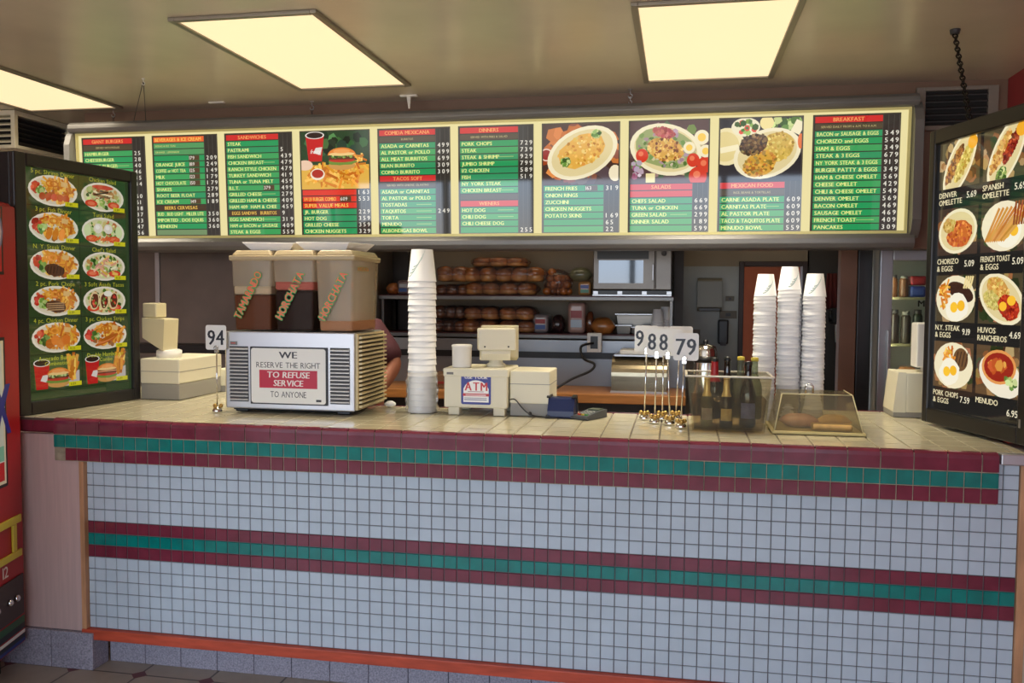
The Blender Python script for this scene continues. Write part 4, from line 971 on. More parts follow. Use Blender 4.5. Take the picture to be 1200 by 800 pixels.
mb = MB(); mb.box(-.165, .045, 0, .40, .078, .20); mb.build('body', M_ivory, ld, bevel=.006)
mb = MB(); mb.box(-.166, .046, -.001, .402, .136, .139); mb.build('seam', M_grey, ld)
mb = MB(); mb.box(-.163, .043, .002, .40, 0, .078); mb.build('base', M_grey, ld, bevel=.003)
mb = MB(); mb.lathe([(.06,.20),(.06,.235),(.05,.24)], 24, (-.07, .10, 0)); mb.build('swivel_neck', M_white, ld)
mb = MB(); mb.extrude([(-.17,.30),(-.06,.235),(-.05,.392),(-.17,.398)], .03, .155, 'y'); mb.build('display_head', pm('aged_ivory', (206,196,160), .45), ld, bevel=.006)
mb = MB(); mb.box(-.18, -.105, .05, .14, .398, .47); mb.build('pole_display', pm('aged_ivory', (206,196,160), .45), ld, bevel=.006)
lb = thing('receipt_printer', 'ivory printer box behind the left cash register', 'printer', (.11, .99, ZK))
mb = MB(); mb.box(-.06, .10, 0, .14, .03, .12); mb.build('case', M_ivory, lb, bevel=.005); mb = MB(); mb.box(-.058, .098, .002, .138, 0, .031); mb.build('base', M_grey, lb)
rd = thing('cash_register', 'ivory cash register half hidden behind the breakfast photo board on the right', 'cash register', (3.40, .80, ZK))
mb = MB(); mb.extrude([(-.022, .02),(.03, .02),(.03,.195),(-.004,.195)], 0, .19, 'y'); mb.box(.03, .20, 0, .19, .02, .195); mb.build('body', M_ivory, rd, bevel=.006)
mb = MB(); mb.box(-.020, .198, .003, .188, 0, .022); mb.build('base', M_grey, rd)
mb = MB(); mb.box(.11, .15, .06, .10, .195, .24); mb.build('swivel_neck', M_white, rd); mb = MB(); mb.box(.075, .20, .03, .13, .215, .41); mb.build('display_head', M_white, rd, bevel=.006)

# card terminal and pin pad
ctm = thing('card_terminal', 'dark blue card terminal on the counter right of the receipt printer', 'card terminal', (1.968, .47, ZK))
mb = MB(); mb.extrude([(-.055,0),(.055,0),(.055,.05),(.035,.085),(-.02,.085),(-.055,.03)], -.056, .056, 'x'); mb.build('body', pm('navy_plastic', (30,42,82), .3), ctm, bevel=.008, seg=3)
mb = MB(); mb.extrude([(-.06,0),(.06,0),(.06,.06),(.03,.094),(-.01,.094),(-.035,.09),(-.03,.082),(.02,.086),(.05,.055),(.05,.012),(-.06,.012)], .045, .062, 'x'); mb.extrude([(-.06,0),(.06,0),(.06,.06),(.03,.094),(-.01,.094),(-.035,.09),(-.03,.082),(.02,.086),(.05,.055),(.05,.012),(-.06,.012)], -.062, -.045, 'x'); mb.build('side_shell', M_black, ctm, bevel=.003)
pp = thing('pin_pad', 'grey pin pad with coloured keys lying right of the blue card terminal', 'pin pad', (2.09, .46, ZK), -.5)
mb = MB(); mb.extrude([(-.075,0),(.075,0),(.075,.034),(.02,.03),(-.075,.016)], -.036, .036, 'x'); mb.build('body', pm('slate_plastic', (70,74,80), .45), pp, bevel=.005)
for r in range(4):
    for c in range(3):
        y = -.062 + r*.017; x = -.022 + c*.018; mb = MB(); mb.box(x, x+.012, y, y+.010, .0165+r*.0025, .0235+r*.0025)
        mb.build('key', [pm('key_red', (196,60,40), .5), pm('key_yellow', (206,180,60), .5), pm('key_green', (70,140,70), .5)][c] if r == 0 else pm('key_grey', (170,172,165), .5), pp)
mb = MB(); mb.box(-.026, .026, .02, .062, .0318, .036); mb.build('screen', pm('lcd', (110,120,100), .2), pp)
def cable(label, pts, r, name='power_cable', m=None):
    mb = MB(); P_ = [Vector(q) for q in pts]; out = []
    for i in range(len(P_)-1):
        a, b, c, d = P_[max(i-1,0)], P_[i], P_[i+1], P_[min(i+2, len(P_)-1)]
        for k in range(6):
            f = k/6; out.append(.5*((2*b) + (-a+c)*f + (2*a-5*b+4*c-d)*f*f + (-a+3*b-3*c+d)*f**3))
    out.append(P_[-1]); mb.tube(out, r, 6); return tag(mb.build(name, m or M_black), label, 'cable')
cable('thin black cable running across the printer front to the blue card terminal', [(1.745,.436,1.14),(1.77,.43,1.142),(1.81,.425,1.10),(1.85,.42,1.078),(1.92,.405,1.0735),(1.96,.405,1.0735)], .0028)
cable('short dark cable linking the blue card terminal and the pin pad', [(2.026,.46,1.085),(2.035,.44,1.088),(2.05,.46,1.082),(2.06,.475,1.082)], .0028)

# ------------------------------------------------------------------ number stands
def number_stand(label, x, y, H, digits, lean, du, group='number stands', rz=0.0, name_w=.098):
    t = thing('number_stand', label, 'number stand', (x, y, ZK), rz, group)
    mb = MB(); mb.lathe([(.020,0),(.021,.003),(.021,.010),(.016,.018),(.008,.022),(.004,.026)], 20); mb.build('base', M_chrome, t)
    for k in range(3): a = .6 + k*2.1; mb = MB(); mb.ball((.016*math.cos(a), .016*math.sin(a), .028), .0095, n=10); mb.build('gold_ball', M_gold, t)
    mb = MB(); mb.tube([(0,0,.02), (lean, 0, H)], .0030, 8); mb.build('rod', M_chrome, t)
    mb = MB(); mb.tube([(lean + .010*math.cos(a), -.006, H+.004+.010*math.sin(a)) for a in [k*.7 for k in range(9)]], .0022, 6, closed=True); mb.box(lean-.008, lean+.008, -.005, .005, H-.016, H+.012); mb.build('clip', M_chrome, t)
    W, Hc = name_w, .108; p_ = MB(); q = []
    cx = lean + du; r_ = .010; z0 = H - .004
    for ex, ez, a in ((W/2-r_, r_, -PI/2), (W/2-r_, Hc-r_, 0), (-W/2+r_, Hc-r_, PI/2), (-W/2+r_, r_, PI)): q += [(cx+ex+r_*math.cos(a+k*PI/6), z0+ez+r_*math.sin(a+k*PI/6)) for k in range(4)]
    p_.extrude(q, -.0012, .0012, 'y'); cd_ = p_.build('card', M_white, t)
    pr_ = Print(-.0016)
    if len(digits) == 1: pr_.text(digits, cx-.043, z0+.022, .066, (26,28,40), .031, 'L', .03, fit=True)
    else: pr_.text(digits, cx, z0+.022, .064, (26,28,40), .076, 'C', .03, fit=True)
    pr_.build('number', M_print, cd_)
    return t
number_stand('number stand with card 9, at the left of the cluster beside the ice tub', 2.318, .47, .292, '9', .006, -.002)
number_stand('number stand with card 8, left of the other card 8 in the cluster', 2.364, .37, .284, '8', .004, .008)
number_stand('number stand whose card 8 sits directly beside card 79', 2.425, .345, .284, '8', -.012, .010)
number_stand('number stand with card 79, rightmost of the cluster by the ice tub', 2.470, .265, .272, '79', .008, .006)
number_stand('rear number stand with its card hidden behind card 79', 2.448, .50, .290, '', .012, .004)
number_stand('rear number stand with its card hidden behind the two cards reading 8', 2.392, .48, .288, '', .002, .0)
number_stand('number stand with card 94 beside the left side of the drink dispenser', .472, .262, .278, '94', .0, -.002, 'number stands', 0.0)

# ------------------------------------------------------------------ ice tub with bottles
BX0, BX1, BY0, BY1 = 2.514, 2.782, .205, .40
tb = thing('ice_tub', 'clear plastic tub of ice water with drink bottles, on the counter', 'tub', ((BX0+BX1)/2, BY0, ZK)); bo = ((BX0+BX1)/2, BY0, ZK)
def rim(f): e = .022*(1-f) ; return (BX0-.022+e, BX1+.022-e, BY0-.012+e*.5, BY1+.012-e*.5)
mb = MB(); H = .215; r0, r1 = rim(0), rim(1)
vs_ = [(r0[0],r0[2],ZK+.004),(r0[1],r0[2],ZK+.004),(r0[1],r0[3],ZK+.004),(r0[0],r0[3],ZK+.004),(r1[0],r1[2],ZK+H),(r1[1],r1[2],ZK+H),(r1[1],r1[3],ZK+H),(r1[0],r1[3],ZK+H)]
mb.add(vs_, [(0,1,2,3),(0,4,5,1),(1,5,6,2),(2,6,7,3),(3,7,4,0)]); o = mb.build('shell', M_clear, tb, bo)
sm = o.modifiers.new('thick', 'SOLIDIFY'); sm.thickness = .004; sm.offset = 1
mb = MB(); e = .01
for a in ((r1[0]-e, r1[1]+e, r1[2]-e, r1[2]), (r1[0]-e, r1[1]+e, r1[3], r1[3]+e), (r1[0]-e, r1[0], r1[2], r1[3]), (r1[1], r1[1]+e, r1[2], r1[3])): mb.box(a[0], a[1], a[2], a[3], ZK+H-.004, ZK+H+.003)
mb.build('rim', pm('rim_plastic', (206,198,180), .25), tb, bo, bevel=.002)
mb = MB(); f = .58; rm = rim(f); s_ = .006; mb.frustum((r0[0]+s_, r0[1]-s_, r0[2]+s_, r0[3]-s_), (rm[0]+s_, rm[1]-s_, rm[2]+s_, rm[3]-s_), ZK+.008, ZK+H*f); mb.build('ice_water', M_water, tb, bo)
rngi = random.Random(3)
for k in range(16): 
    mb = MB(); x, y, s_ = rngi.uniform(BX0+.02, BX1-.03), rngi.uniform(BY0+.02, BY1-.03), .020; mb.box(x, x+s_, y, y+s_, ZK+H*f-.012, ZK+H*f+.008); mb.build('ice_cube', M_clear, tb, bo, bevel=.004)
def bottle(label, x, y, z, col, cap, foil=None, lab=None, k=1.0, tilt=0.0):
    t = thing('drink_bottle', label, 'bottle', (x, y, z), 0, 'bottles in the ice tub'); t.rotation_euler = (0, tilt, 0)
    mb = MB(); mb.lathe([(.026*k,0),(.030*k,.006),(.030*k,.115*k),(.028*k,.135*k),(.014*k,.175*k),(.0125*k,.225*k),(.0135*k,.228*k),(.0135*k,.236*k)], 20); mb.build('glass', col, t)
    mb = MB(); mb.lathe([(.0145*k,.230*k),(.0150*k,.234*k),(.0142*k,.244*k),(.0005,.246*k)], 18); mb.build('cap', cap, t)
    if foil: mb = MB(); mb.lathe([(.0235*k,.148*k),(.0155*k,.174*k),(.0140*k,.226*k),(.0150*k,.229*k)], 18, cap=False); mb.build('neck_foil', foil, t)
    if lab:
        mb = MB(); n = 20; R_ = .0308*k; a = [-PI/2 - .95 + 1.9*q/n for q in range(n+1)]
        mb.add([(R_*math.cos(q), R_*math.sin(q), .035*k) for q in a] + [(R_*math.cos(q), R_*math.sin(q), .092*k) for q in a], [(q, q+1, n+2+q, n+1+q) for q in range(n)]); mb.build('label', lab, t, fix=False)
    return t
G_foil = pm('gold_foil', (224,196,130), .35, metal=.5); cap_k = pm('cap_black', (20,20,20), .4); cap_r = pm('cap_red', (170,30,36), .4); cap_y = pm('cap_yellow', (196,176,60), .4)
lab_g = pm('gold_label', (240,220,160), .5, noise=(40, .3)); lab_b = pm('blue_label', (110,130,220), .5, noise=(30, .35)); lab_s = pm('silver_label', (190,190,196), .4, noise=(30, .2))
bottle('dark bottle with gold neck foil and gold label, front centre of the ice tub', 2.641, .238, ZK+.012, M_bottle_d, G_foil, G_foil, lab_g, .82)
bottle('bottle with gold neck foil at the left end of the ice tub', 2.568, .262, ZK+.012, M_bottle_c, G_foil, G_foil, lab_s, .80)
bottle('dark bottle with a blue label at the right end of the ice tub', 2.722, .244, ZK+.016, M_bottle_d, cap_k, None, lab_b, 1.04)
bottle('red topped dark bottle at the back left of the ice tub', 2.600, .365, ZK+.03, M_bottle_d, cap_k, cap_r, None, 1.0)
bottle('plain dark bottle behind the gold foil bottle in the ice tub', 2.650, .370, ZK+.034, M_bottle_d, cap_k, None, None, 1.0)
bottle('clear bottle with yellow cap, left of the two at the back of the ice tub', 2.700, .340, ZK+.038, M_bottle_c, cap_y, None, None, 1.0)
bottle('clear bottle with yellow cap, right of the two at the back of the ice tub', 2.755, .360, ZK+.034, M_bottle_c, cap_y, None, None, 1.0)

# ------------------------------------------------------------------ pastry case
pc = thing('pastry_case', 'clear plastic pastry cover with sloped front on a tray, holding bread', 'pastry case', (2.975, .20, ZK))
mb = MB(); mb.box(-.165, .175, .0, .30, 0, .012); mb.build('tray', pm('tray_plastic', (206,190,130), .35), pc, bevel=.004)
mb = MB(); vs_ = [(-.155,.008,.013),(.165,.008,.013),(.165,.29,.013),(-.155,.29,.013),(-.122,.085,.145),(.138,.085,.145),(.138,.262,.145),(-.122,.262,.145)]
mb.add(vs_, [(4,5,6,7),(0,1,5,4),(1,2,6,5),(2,3,7,6),(3,0,4,7)]); o = mb.build('cover', clear_mat('scuffed_acrylic', (236,232,218), .09, (206,200,180), .08), pc); sm = o.modifiers.new('thick', 'SOLIDIFY'); sm.thickness = .003
mb = MB()
for a, b in ((1,5),(0,4),(4,5),(5,6)): mb.tube([vs_[a], vs_[b]], .0022, 6)
mb.build('edge_joint', pm('yellowed_edge', (206,196,150), .3), pc)
mb = MB(); mb.tube([(-.03,.12,.146),(-.03,.12,.172),(-.022,.12,.182),(-.010,.12,.182),(-.002,.12,.172),(-.002,.12,.146)], .004, 8); mb.build('handle', M_chrome, pc)
def loaf(label, x, y, z, L, W, H, m, rz=0, name='bread_loaf', cat='bread', group=None):
    t = thing(name, label, cat, (x, y, z), rz, group); mb = MB(); prof = []
    n = 14
    for i in range(n+1):
        f = i/n; k = max(.03, 1 - abs(2*f-1)**3.2); prof.append((f*L - L/2, k))
    vs_, fs = [], []; M_ = 16
    for xx, k in prof:
        for j in range(M_):
            a = 2*PI*j/M_; cy_, cz_ = math.cos(a), math.sin(a); zz = cz_*H/2*k; zz = max(zz, -H*.42)
            vs_.append((xx, cy_*W/2*(.35+.65*k), zz + H*.42 + .006*H*math.sin(xx*90)))
    for i in range(n):
        for j in range(M_): fs.append((i*M_+j, i*M_+(j+1)%M_, (i+1)*M_+(j+1)%M_, (i+1)*M_+j))
    fs += [tuple(range(M_)), tuple(n*M_+j for j in range(M_))]
    mb.add(vs_, fs, 0, True); mb.build('crust', m, t); return t
pk = pm('pink_glazed_bread', (206,160,140), .35, noise=(30, .3)); yl = pm('yellow_cake', (206,166,96), .5, noise=(30, .2))
loaf('pink glazed pastry at the left inside the clear pastry case', 2.925, .33, ZK+.0135, .15, .10, .055, pk)
loaf('golden pastry at the right inside the clear pastry case', 3.055, .33, ZK+.0135, .13, .10, .055, yl)
t = thing('cake_slice', 'flat yellow wrapped cake slab lying at the front of the pastry case', 'cake', (3.03, .245, ZK+.0135)); mb = MB(); mb.box(-.07, .075, -.028, .03, 0, .026); mb.build('slab', yl, t, bevel=.008, seg=3)

# ------------------------------------------------------------------ kitchen behind
sp = thing('steel_cabinet', 'tall stainless steel cabinet behind the left cash register', 'cabinet', (-.35, 2.2, 0))
MB().box(-1.2, .80, .02, .5, 0, 1.95).build('body', M_steelw, sp)
mb = MB(); mb.box(-1.2, -.735, 0, .02, 1.24, 1.90); mb.box(-.70, .80, 0, .02, 1.24, 1.90); mb.build('door_sheet', M_steelw, sp, bevel=.004)
MB().box(-.735, -.70, -.008, .02, 1.20, 1.90).build('seam_strip', M_alu, sp, bevel=.004)
MB().box(-1.2, .80, -.03, .02, 1.175, 1.235).build('ledge', M_black, sp, bevel=.004)
MB().box(-1.2, .80, -.004, .02, 0, 1.17).build('lower_sheet', M_steelw, sp)
MB().box(-1.2, .80, -.05, .02, 1.895, 1.945).build('top_rail', M_steelw, sp, bevel=.004)
# bread shelves
sh = thing('bread_shelf', 'two tier steel wall shelf of bread behind the counter', 'shelf', (1.42, 2.45, 1.30))
for z in (.035, .285):
    mb = MB(); mb.box(-.97, 1.0, -.03, .33, z-.028, z); mb.build('shelf_board', pm('shelf_dark', (96,40,42), .5), sh)
    mb = MB(); mb.box(-.97, 1.0, -.04, -.03, z-.030, z-.006); mb.build('shelf_edge', pm('shelf_steel', (128,126,124), .4, metal=.7), sh, bevel=.002)
for x in (-.955, .985): mb = MB(); mb.box(x-.008, x+.008, .0, .02, -1.29, .255); mb.build('upright', pm('shelf_steel', (128,126,124), .4, metal=.7), sh)
for x in (-.955, .985): mb = MB(); mb.box(x-.008, x+.008, .3, .32, -1.29, .255); mb.build('upright', pm('shelf_steel', (128,126,124), .4, metal=.7), sh)
ZS1, ZS0 = 1.5855, 1.3355
def bun_bag(label, x, y, z, n, w=.105, h=.095, d=.10, group='bags of burger buns', rows=2, mats=None, seed=1):
    t = thing('bun_bag', label, 'bag of buns', (x, y, z), 0, group); rg_ = random.Random(seed + int(x*1000) + int(z*1000))
    for r in range(rows):
        for k in range(n):
            j = lambda v: rg_.uniform(-v, v); ww = w*(1.06 + j(.04)); hh = h*(1 + j(.06)); cx = (k-(n-1)/2)*w + j(.004); cy = r*d + j(.008)
            mb = MB()
            mb.lathe([(.0005,.0),(ww*.40,.003),(ww*.49,hh*.12),(ww*.51,hh*.30),(ww*.49,hh*.42)], 16, (cx, cy, 0), m=1, cap=False); mb.lathe([(ww*.49,hh*.42),(ww*.53,hh*.55),(ww*.50,hh*.74),(ww*.36,hh*.92),(ww*.15,hh*.99),(.0005,hh)], 16, (cx, cy, 0), m=0, cap=False)
            mb.v = [(v[0]+.02*w*math.sin(v[2]*60+k), v[1], v[2]) for v in mb.v]
            mb.build('bun', mats or [M_bun, M_bund], t)
    L = n*w*1.06; mb = MB(); m_ = 18; vs_ = []; N_ = 14
    for i in range(N_+1):
        f = i/N_; k_ = (1-abs(2*f-1)**6)**.5 if 0 < f < 1 else .12
        for q in range(m_):
            a_ = 2*PI*q/m_; ca, sa = math.cos(a_), math.sin(a_)
            vs_.append(((f-.5)*(L+.03), (rows-1)*d/2 + (abs(ca)**.6)*(1 if ca > 0 else -1)*((rows-1)*d/2 + w*.57)*k_, max(.0006, h*.5 + (abs(sa)**.6)*(1 if sa > 0 else -1)*h*.56*k_ + rg_.uniform(-.003, .003))))
    mb.add(vs_, [(i*m_+q, i*m_+(q+1)%m_, (i+1)*m_+(q+1)%m_, (i+1)*m_+q) for i in range(N_) for q in range(m_)], 0, True); mb.build('bag_film', M_film, t)
    return t
DKR = [pm('dark_roll', (104,60,36), .25, noise=(16,.35), coat=.5), pm('dark_roll_side', (128,80,50), .3, noise=(16,.3), coat=.4)]
bun_bag('bag of four buns lowest in the pile on the upper bread shelf', 1.275, 2.50, ZS1, 4, .118, .088)
bun_bag('bag of two buns at the left of the middle row on the upper bread shelf', .945, 2.50, ZS1+.09, 2, .105, .10)
bun_bag('bag of five buns along the middle row on the upper bread shelf', 1.300, 2.50, ZS1+.09, 5, .108, .098)
bun_bag('bag of three buns on top of the pile on the upper bread shelf', 1.265, 2.50, ZS1+.19, 3, .120, .062)
bun_bag('bag of two buns at the left top of the lower bread shelf pile', 1.145, 2.50, ZS0+.085, 2, .118, .088)
bun_bag('bag of two buns at the right top of the lower bread shelf pile', 1.390, 2.50, ZS0+.085, 2, .118, .088)
bun_bag('bag of two buns under the pile at the left of the lower bread shelf', 1.135, 2.50, ZS0, 2, .115, .084)
bun_bag('bag of two buns under the pile at the right of the lower bread shelf', 1.395, 2.50, ZS0, 2, .115, .084)
bun_bag('flattened bag of dark rolls left of the bun pile on the upper bread shelf', .94, 2.50, ZS1, 3, .075, .07, mats=DKR)
bun_bag('lower bag of dark rolls right beside the tall cup stack on the lower shelf', .92, 2.50, ZS0, 3, .078, .085, mats=DKR)
bun_bag('upper bag of dark rolls right beside the tall cup stack on the lower shelf', .93, 2.50, ZS0+.09, 3, .070, .085, mats=DKR)
loaf('small loaf at the far left of the upper bread shelf', .52, 2.52, ZS1, .09, .16, .09, M_bun)
def wrapped(label, x, y, z, w_, d, h, cols, name='wrapped_loaf'):
    t = thing(name, label, 'wrapped bread', (x, y, z)); mb = MB(); mb.box(-w_/2, w_/2, 0, d, 0, h); mb.build('wrapper', pm('wrap_%d_%d_%d' % cols[0], cols[0], .3, noise=(14, .2), coat=.5), t, bevel=min(w_, h)*.22, seg=3)
    p = Print(-.001); zz = h*.2; hh = h*.6/max(1, len(cols)-1)
    for c in cols[1:]: p.rect(-w_*.32, zz, w_*.64, hh*.8, c); zz += hh
    p.build('printed_band', M_print, t); return t
wrapped('loaf in a blue printed wrapper left of the tall cup stack', .60, 2.48, ZS1, .085, .2, .098, [(130,110,110),(60,100,170),(200,200,205)])
wrapped('loaf in a blue, white and red wrapper right of the buns on the lower shelf', 1.550, 2.48, ZS0, .105, .2, .125, [(150,140,140),(60,90,160),(170,50,50)])
loaf('dark bagged loaf standing beside the striped bread wrapper on the lower shelf', 1.665, 2.53, ZS0, .10, .16, .135, pm('dark_bag', (52,36,36), .25, noise=(20, .4), coat=.5))
wrapped('tall loaf in a red and white wrapper on the lower shelf under the microwave', 1.790, 2.48, ZS0, .115, .18, .205, [(176,140,128),(190,205,220),(160,48,44)])
loaf('small bagged loaf behind the red and white wrapper on the lower shelf', 1.875, 2.56, ZS0, .07, .12, .16, M_loafd)
loaf('golden braided loaf under the left end of the microwave', 1.965, 2.50, ZS0, .165, .14, .12, pm('golden_loaf', (176,110,52), .3, noise=(12, .4), coat=.5))
rb_ = thing('roll_bag', 'large bag of orange brown rolls on the upper shelf left of the microwave', 'bag of rolls', (1.66, 2.50, ZS1)); rgr = random.Random(9)
for k in range(16):
    mb = MB(); q = k % 5; lv = k//5; mb.ball(((q-2)*.036*(1-.18*lv)+rgr.uniform(-.006,.006), .05+.03*(k%3)-.03, .028+lv*.042), .030, n=12, sq=(1, 1, .9)); mb.build('roll', pm('orange_roll', (176,102,46), .3, noise=(24, .3), coat=.4), rb_)
mb = MB(); mb.ball((0, .05, .085), .1, n=18, sq=(1.02, .85, .9)); mb.v = [(v[0]*(1+rgr.uniform(-.05,.05)), v[1], max(.001, v[2]+rgr.uniform(-.006,.006))) for v in mb.v]; mb.build('bag_film', M_film, rb_)
loaf('green topped bread bag just left of the microwave on the upper shelf', 1.815, 2.50, ZS1+.095, .155, .18, .10, pm('green_bag', (112,112,84), .3, noise=(10, .3), coat=.4))
wrapped('small bread pack with a green oval print under the green topped bag', 1.845, 2.46, ZS1, .085, .12, .094, [(180,130,76),(70,140,110),(60,80,150)])
# microwave
mw = thing('microwave_oven', 'stainless commercial microwave oven on the right end of the upper bread shelf', 'microwave', (2.155, 2.40, ZS1)); W = .50
M_mw = pm('microwave_steel', (112,106,100), .36, metal=.8, noise=(6,.1))
mb = MB(); mb.box(-.25, .25, .012, .40, .035, .335); mb.build('case', M_mw, mw, bevel=.006)
mb = MB(); mb.box(-.248, .145, -.012, .012, .04, .33); mb.build('door', M_mw, mw, bevel=.005)
mb = MB(); mb.box(-.212, .072, -.0145, -.012, .082, .228); mb.build('door_window', pm('mirror_glass', (20,22,22), .03, spec=1.0, coat=1.0), mw)
mb = MB(); mb.box(-.222, .105, -.015, -.012, .235, .300); mb.build('door_band', M_black, mw)
mb = MB(); mb.box(.128, .138, -.03, -.012, .10, .20); mb.build('handle', M_alu, mw, bevel=.003)
mb = MB(); mb.box(.150, .248, -.012, .012, .04, .33); mb.build('control_panel', M_mw, mw, bevel=.004)
mb = MB(); mb.lathe([(.016,.012),(.015,.032),(.012,.034)], 16, (.20, 0, .27), axis='y'); mb.build('dial', M_darkg, mw)
mb = MB(); mb.box(-.25, .25, -.014, .4, .004, .034); mb.build('vent_base', M_black, mw)
mb = MB()
for k in range(4): mb.box(-.245+k*.155, -.215+k*.155, -.018, -.013, .010, .03)
mb.box(-.25, .25, -.018, -.013, .0, .008); mb.build('vent_trim', M_alu, mw)
# pans and cups on the lower shelf
for x, y, w_, h, lab in ((2.10, 2.50, .10, .055, 'small steel food pan at the left under the microwave'), (2.175, 2.50, .045, .045, 'smallest steel food pan, in the middle under the microwave')):
    t = thing('food_pan', lab, 'food pan', (x, y, ZS0), 0, 'steel pans under the microwave'); mb = MB(); mb.frustum((-w_*.42, w_*.42, 0, .08), (-w_/2, w_/2, -.008, .088), 0, h); mb.build('pan', M_steel, t, bevel=.004); mb = MB(); mb.box(-w_/2-.004, w_/2+.004, -.012, .092, h, h+.004); mb.build('rim', M_alu, t)
t = thing('food_pan', 'long steel food pan behind the small pans under the microwave', 'food pan', (2.16, 2.62, ZS0), 0, 'steel pans under the microwave'); mb = MB(); mb.frustum((-.10, .12, 0, .12), (-.12, .135, -.01, .13), 0, .125); mb.build('pan', M_steel, t, bevel=.005); mb = MB(); mb.box(-.125, .14, -.014, .134, .125, .131); mb.build('rim', M_alu, t)
t = make_cup('single squat paper cup on the shelf under the microwave', .036, .028, .06); t.location = (2.245, 2.50, ZS0)
c0 = make_cup('paper cup in the front short stack under the right end of the microwave', .040, .028, .085); c0.location = (2.318, 2.50, ZS0); c0['group'] = 'cups in the front shelf stack'
for k in range(1, 6): dup(c0, (2.318, 2.50, ZS0 + k*.016), 0)
c1 = dup(c0, (2.365, 2.585, ZS0), 0, 'paper cup in the rear short stack under the right end of the microwave'); c1['group'] = 'cups in the rear shelf stack'
for k in range(1, 7): dup(c1, (2.365, 2.585, ZS0 + k*.016), 0)
# prep counter, steel back panel and bread warmer
pt = thing('prep_counter', 'kitchen prep counter with a brown wooden board edge behind the service counter', 'counter', (1.6, 1.86, 0))
MB().box(-1.15, .90, .0, .55, .955, 1.010).build('wood_board', M_prepwood, pt, bevel=.005)
MB().box(-1.15, .90, .05, .55, 0, .955).build('cabinet_base', M_darkg, pt)
MB().box(-1.15, .90, .44, .47, 1.011, 1.30).build('backsplash', pm('backsplash_steel', (150,152,156), .35, metal=.8), pt)
MB().box(-1.15, .50, .425, .44, 1.185, 1.225).build('splash_rail', M_black, pt)
bw = thing('bread_warmer', 'steel roll top food warmer on the prep counter behind the number stands', 'food warmer', (2.22, 1.95, 1.011))
arc = [(.0, 0), (.0, .10)] + [(.12-.12*math.cos(a), .10+.115*math.sin(a)) for a in [k*PI/16 for k in range(1, 9)]] + [(.30, .215), (.30, 0)]
mb = MB(); mb.extrude(arc, -.155, .17, 'x', 0, False); mb.build('roll_top', pm('warm_steel', (172,158,130), .25, metal=.9, noise=(3, .25), stretch=(1, 1, 6)), bw)
MB().box(-.16, .175, -.005, .0, .0, .012).build('front_lip', M_alu, bw); MB().box(-.14, .15, .03, .28, .216, .226).build('top_plate', M_alu, bw); MB().box(-.11, .12, .06, .26, .227, .252).build('lid_box', M_white, bw, bevel=.004)
t = thing('outlet_box', 'white electrical outlet box on the wall under the bread shelves', 'outlet', (1.93, 2.22, 1.232)); MB().box(-.04, .05, 0, .05, 0, .12).build('box', M_white, t, bevel=.004); MB().box(-.018, .028, -.003, 0, .022, .10).build('socket_plate', M_black, t)
cable('black power cable looping down from the outlet box to the prep counter', [(1.93,2.21,1.29),(1.86,2.16,1.27),(1.88,2.12,1.20),(1.95,2.08,1.17),(1.93,2.05,1.13),(1.82,2.02,1.08),(1.74,2.0,1.03),(1.70,1.98,1.017)], .008)
bx = thing('cardboard_box', 'open brown cardboard box low behind the tall cup stack', 'box', (1.14, 1.92, 1.011)); mb = MB(); mb.box(-.20, .18, 0, .25, 0, .085); mb.build('carton', pm('cardboard', (120,88,62), .8, noise=(6, .15)), bx, bevel=.004)
mb = MB(); mb.box(-.20, .18, -.004, 0, .03, .045); mb.build('red_stripe', pm('red_stripe', (140,40,36), .7), bx)
t = thing('paper_napkin', 'small crumpled white napkin at the rear right corner of the drink dispenser', 'napkin', (1.150, .60, ZK)); mb = MB(); mb.ball((0,0,.014), .018, n=12, sq=(1.5,.8,.7))
rngn = random.Random(4); mb.v = [tuple(c*(1+rngn.uniform(-.18,.18)) if i != 2 else max(.001, c*(1+rngn.uniform(-.15,.15))) for i, c in enumerate(v)) for v in mb.v]; mb.build('crumple', M_paper, t, fix=True)

# wall fittings by the rear doorway
pd = thing('paper_towel_dispenser', 'grey metal paper towel dispenser on the pale wall left of the rear doorway', 'dispenser', (2.665, 3.198, 1.48))
mb = MB(); mb.extrude([(-.0,0),(-.085,.0),(-.10,.03),(-.09,.215),(-.07,.235),(0,.235)], -.085, .085, 'x'); mb.build('case', pm('towel_grey', (104,100,90), .4, metal=.4), pd, bevel=.004); MB().box(-.07, .07, -.103, -.095, .004, .02).build('slot', M_black, pd)
sd = thing('soap_dispenser', 'black soap dispenser on the pale wall beside the rear doorway', 'dispenser', (2.765, 3.198, 1.245))
mb = MB(); mb.box(-.036, .036, -.07, 0, .0, .175); mb.build('case', M_black, sd, bevel=.012, seg=3); mb = MB(); mb.box(-.02, .02, -.085, -.06, -.008, .02); mb.build('lever', M_darkg, sd)
for (x, z, w_, h, lab) in ((2.57, 1.31, .07, .07, 'square brown switch plate low on the pale kitchen wall'), (2.81, 1.57, .06, .035, 'small dark plaque right of the towel dispenser'), (2.80, 1.455, .12, .055, 'grey sign plate above the black soap dispenser')):
    t = thing('wall_plate', lab, 'wall plate', (x, 3.199, z)); mb = MB(); mb.box(-w_/2, w_/2, -.01, 0, -h/2, h/2); mb.build('plate', pm('plate_brown', (92,82,66), .5), t, bevel=.003); mb = MB(); mb.box(-w_*.15, w_*.15, -.015, -.01, -h*.2, h*.2); mb.build('toggle', M_darkg, t)
ur = thing('coffee_urn', 'round stainless coffee urn standing behind the ice tub', 'urn', (2.60, 1.62, .93))
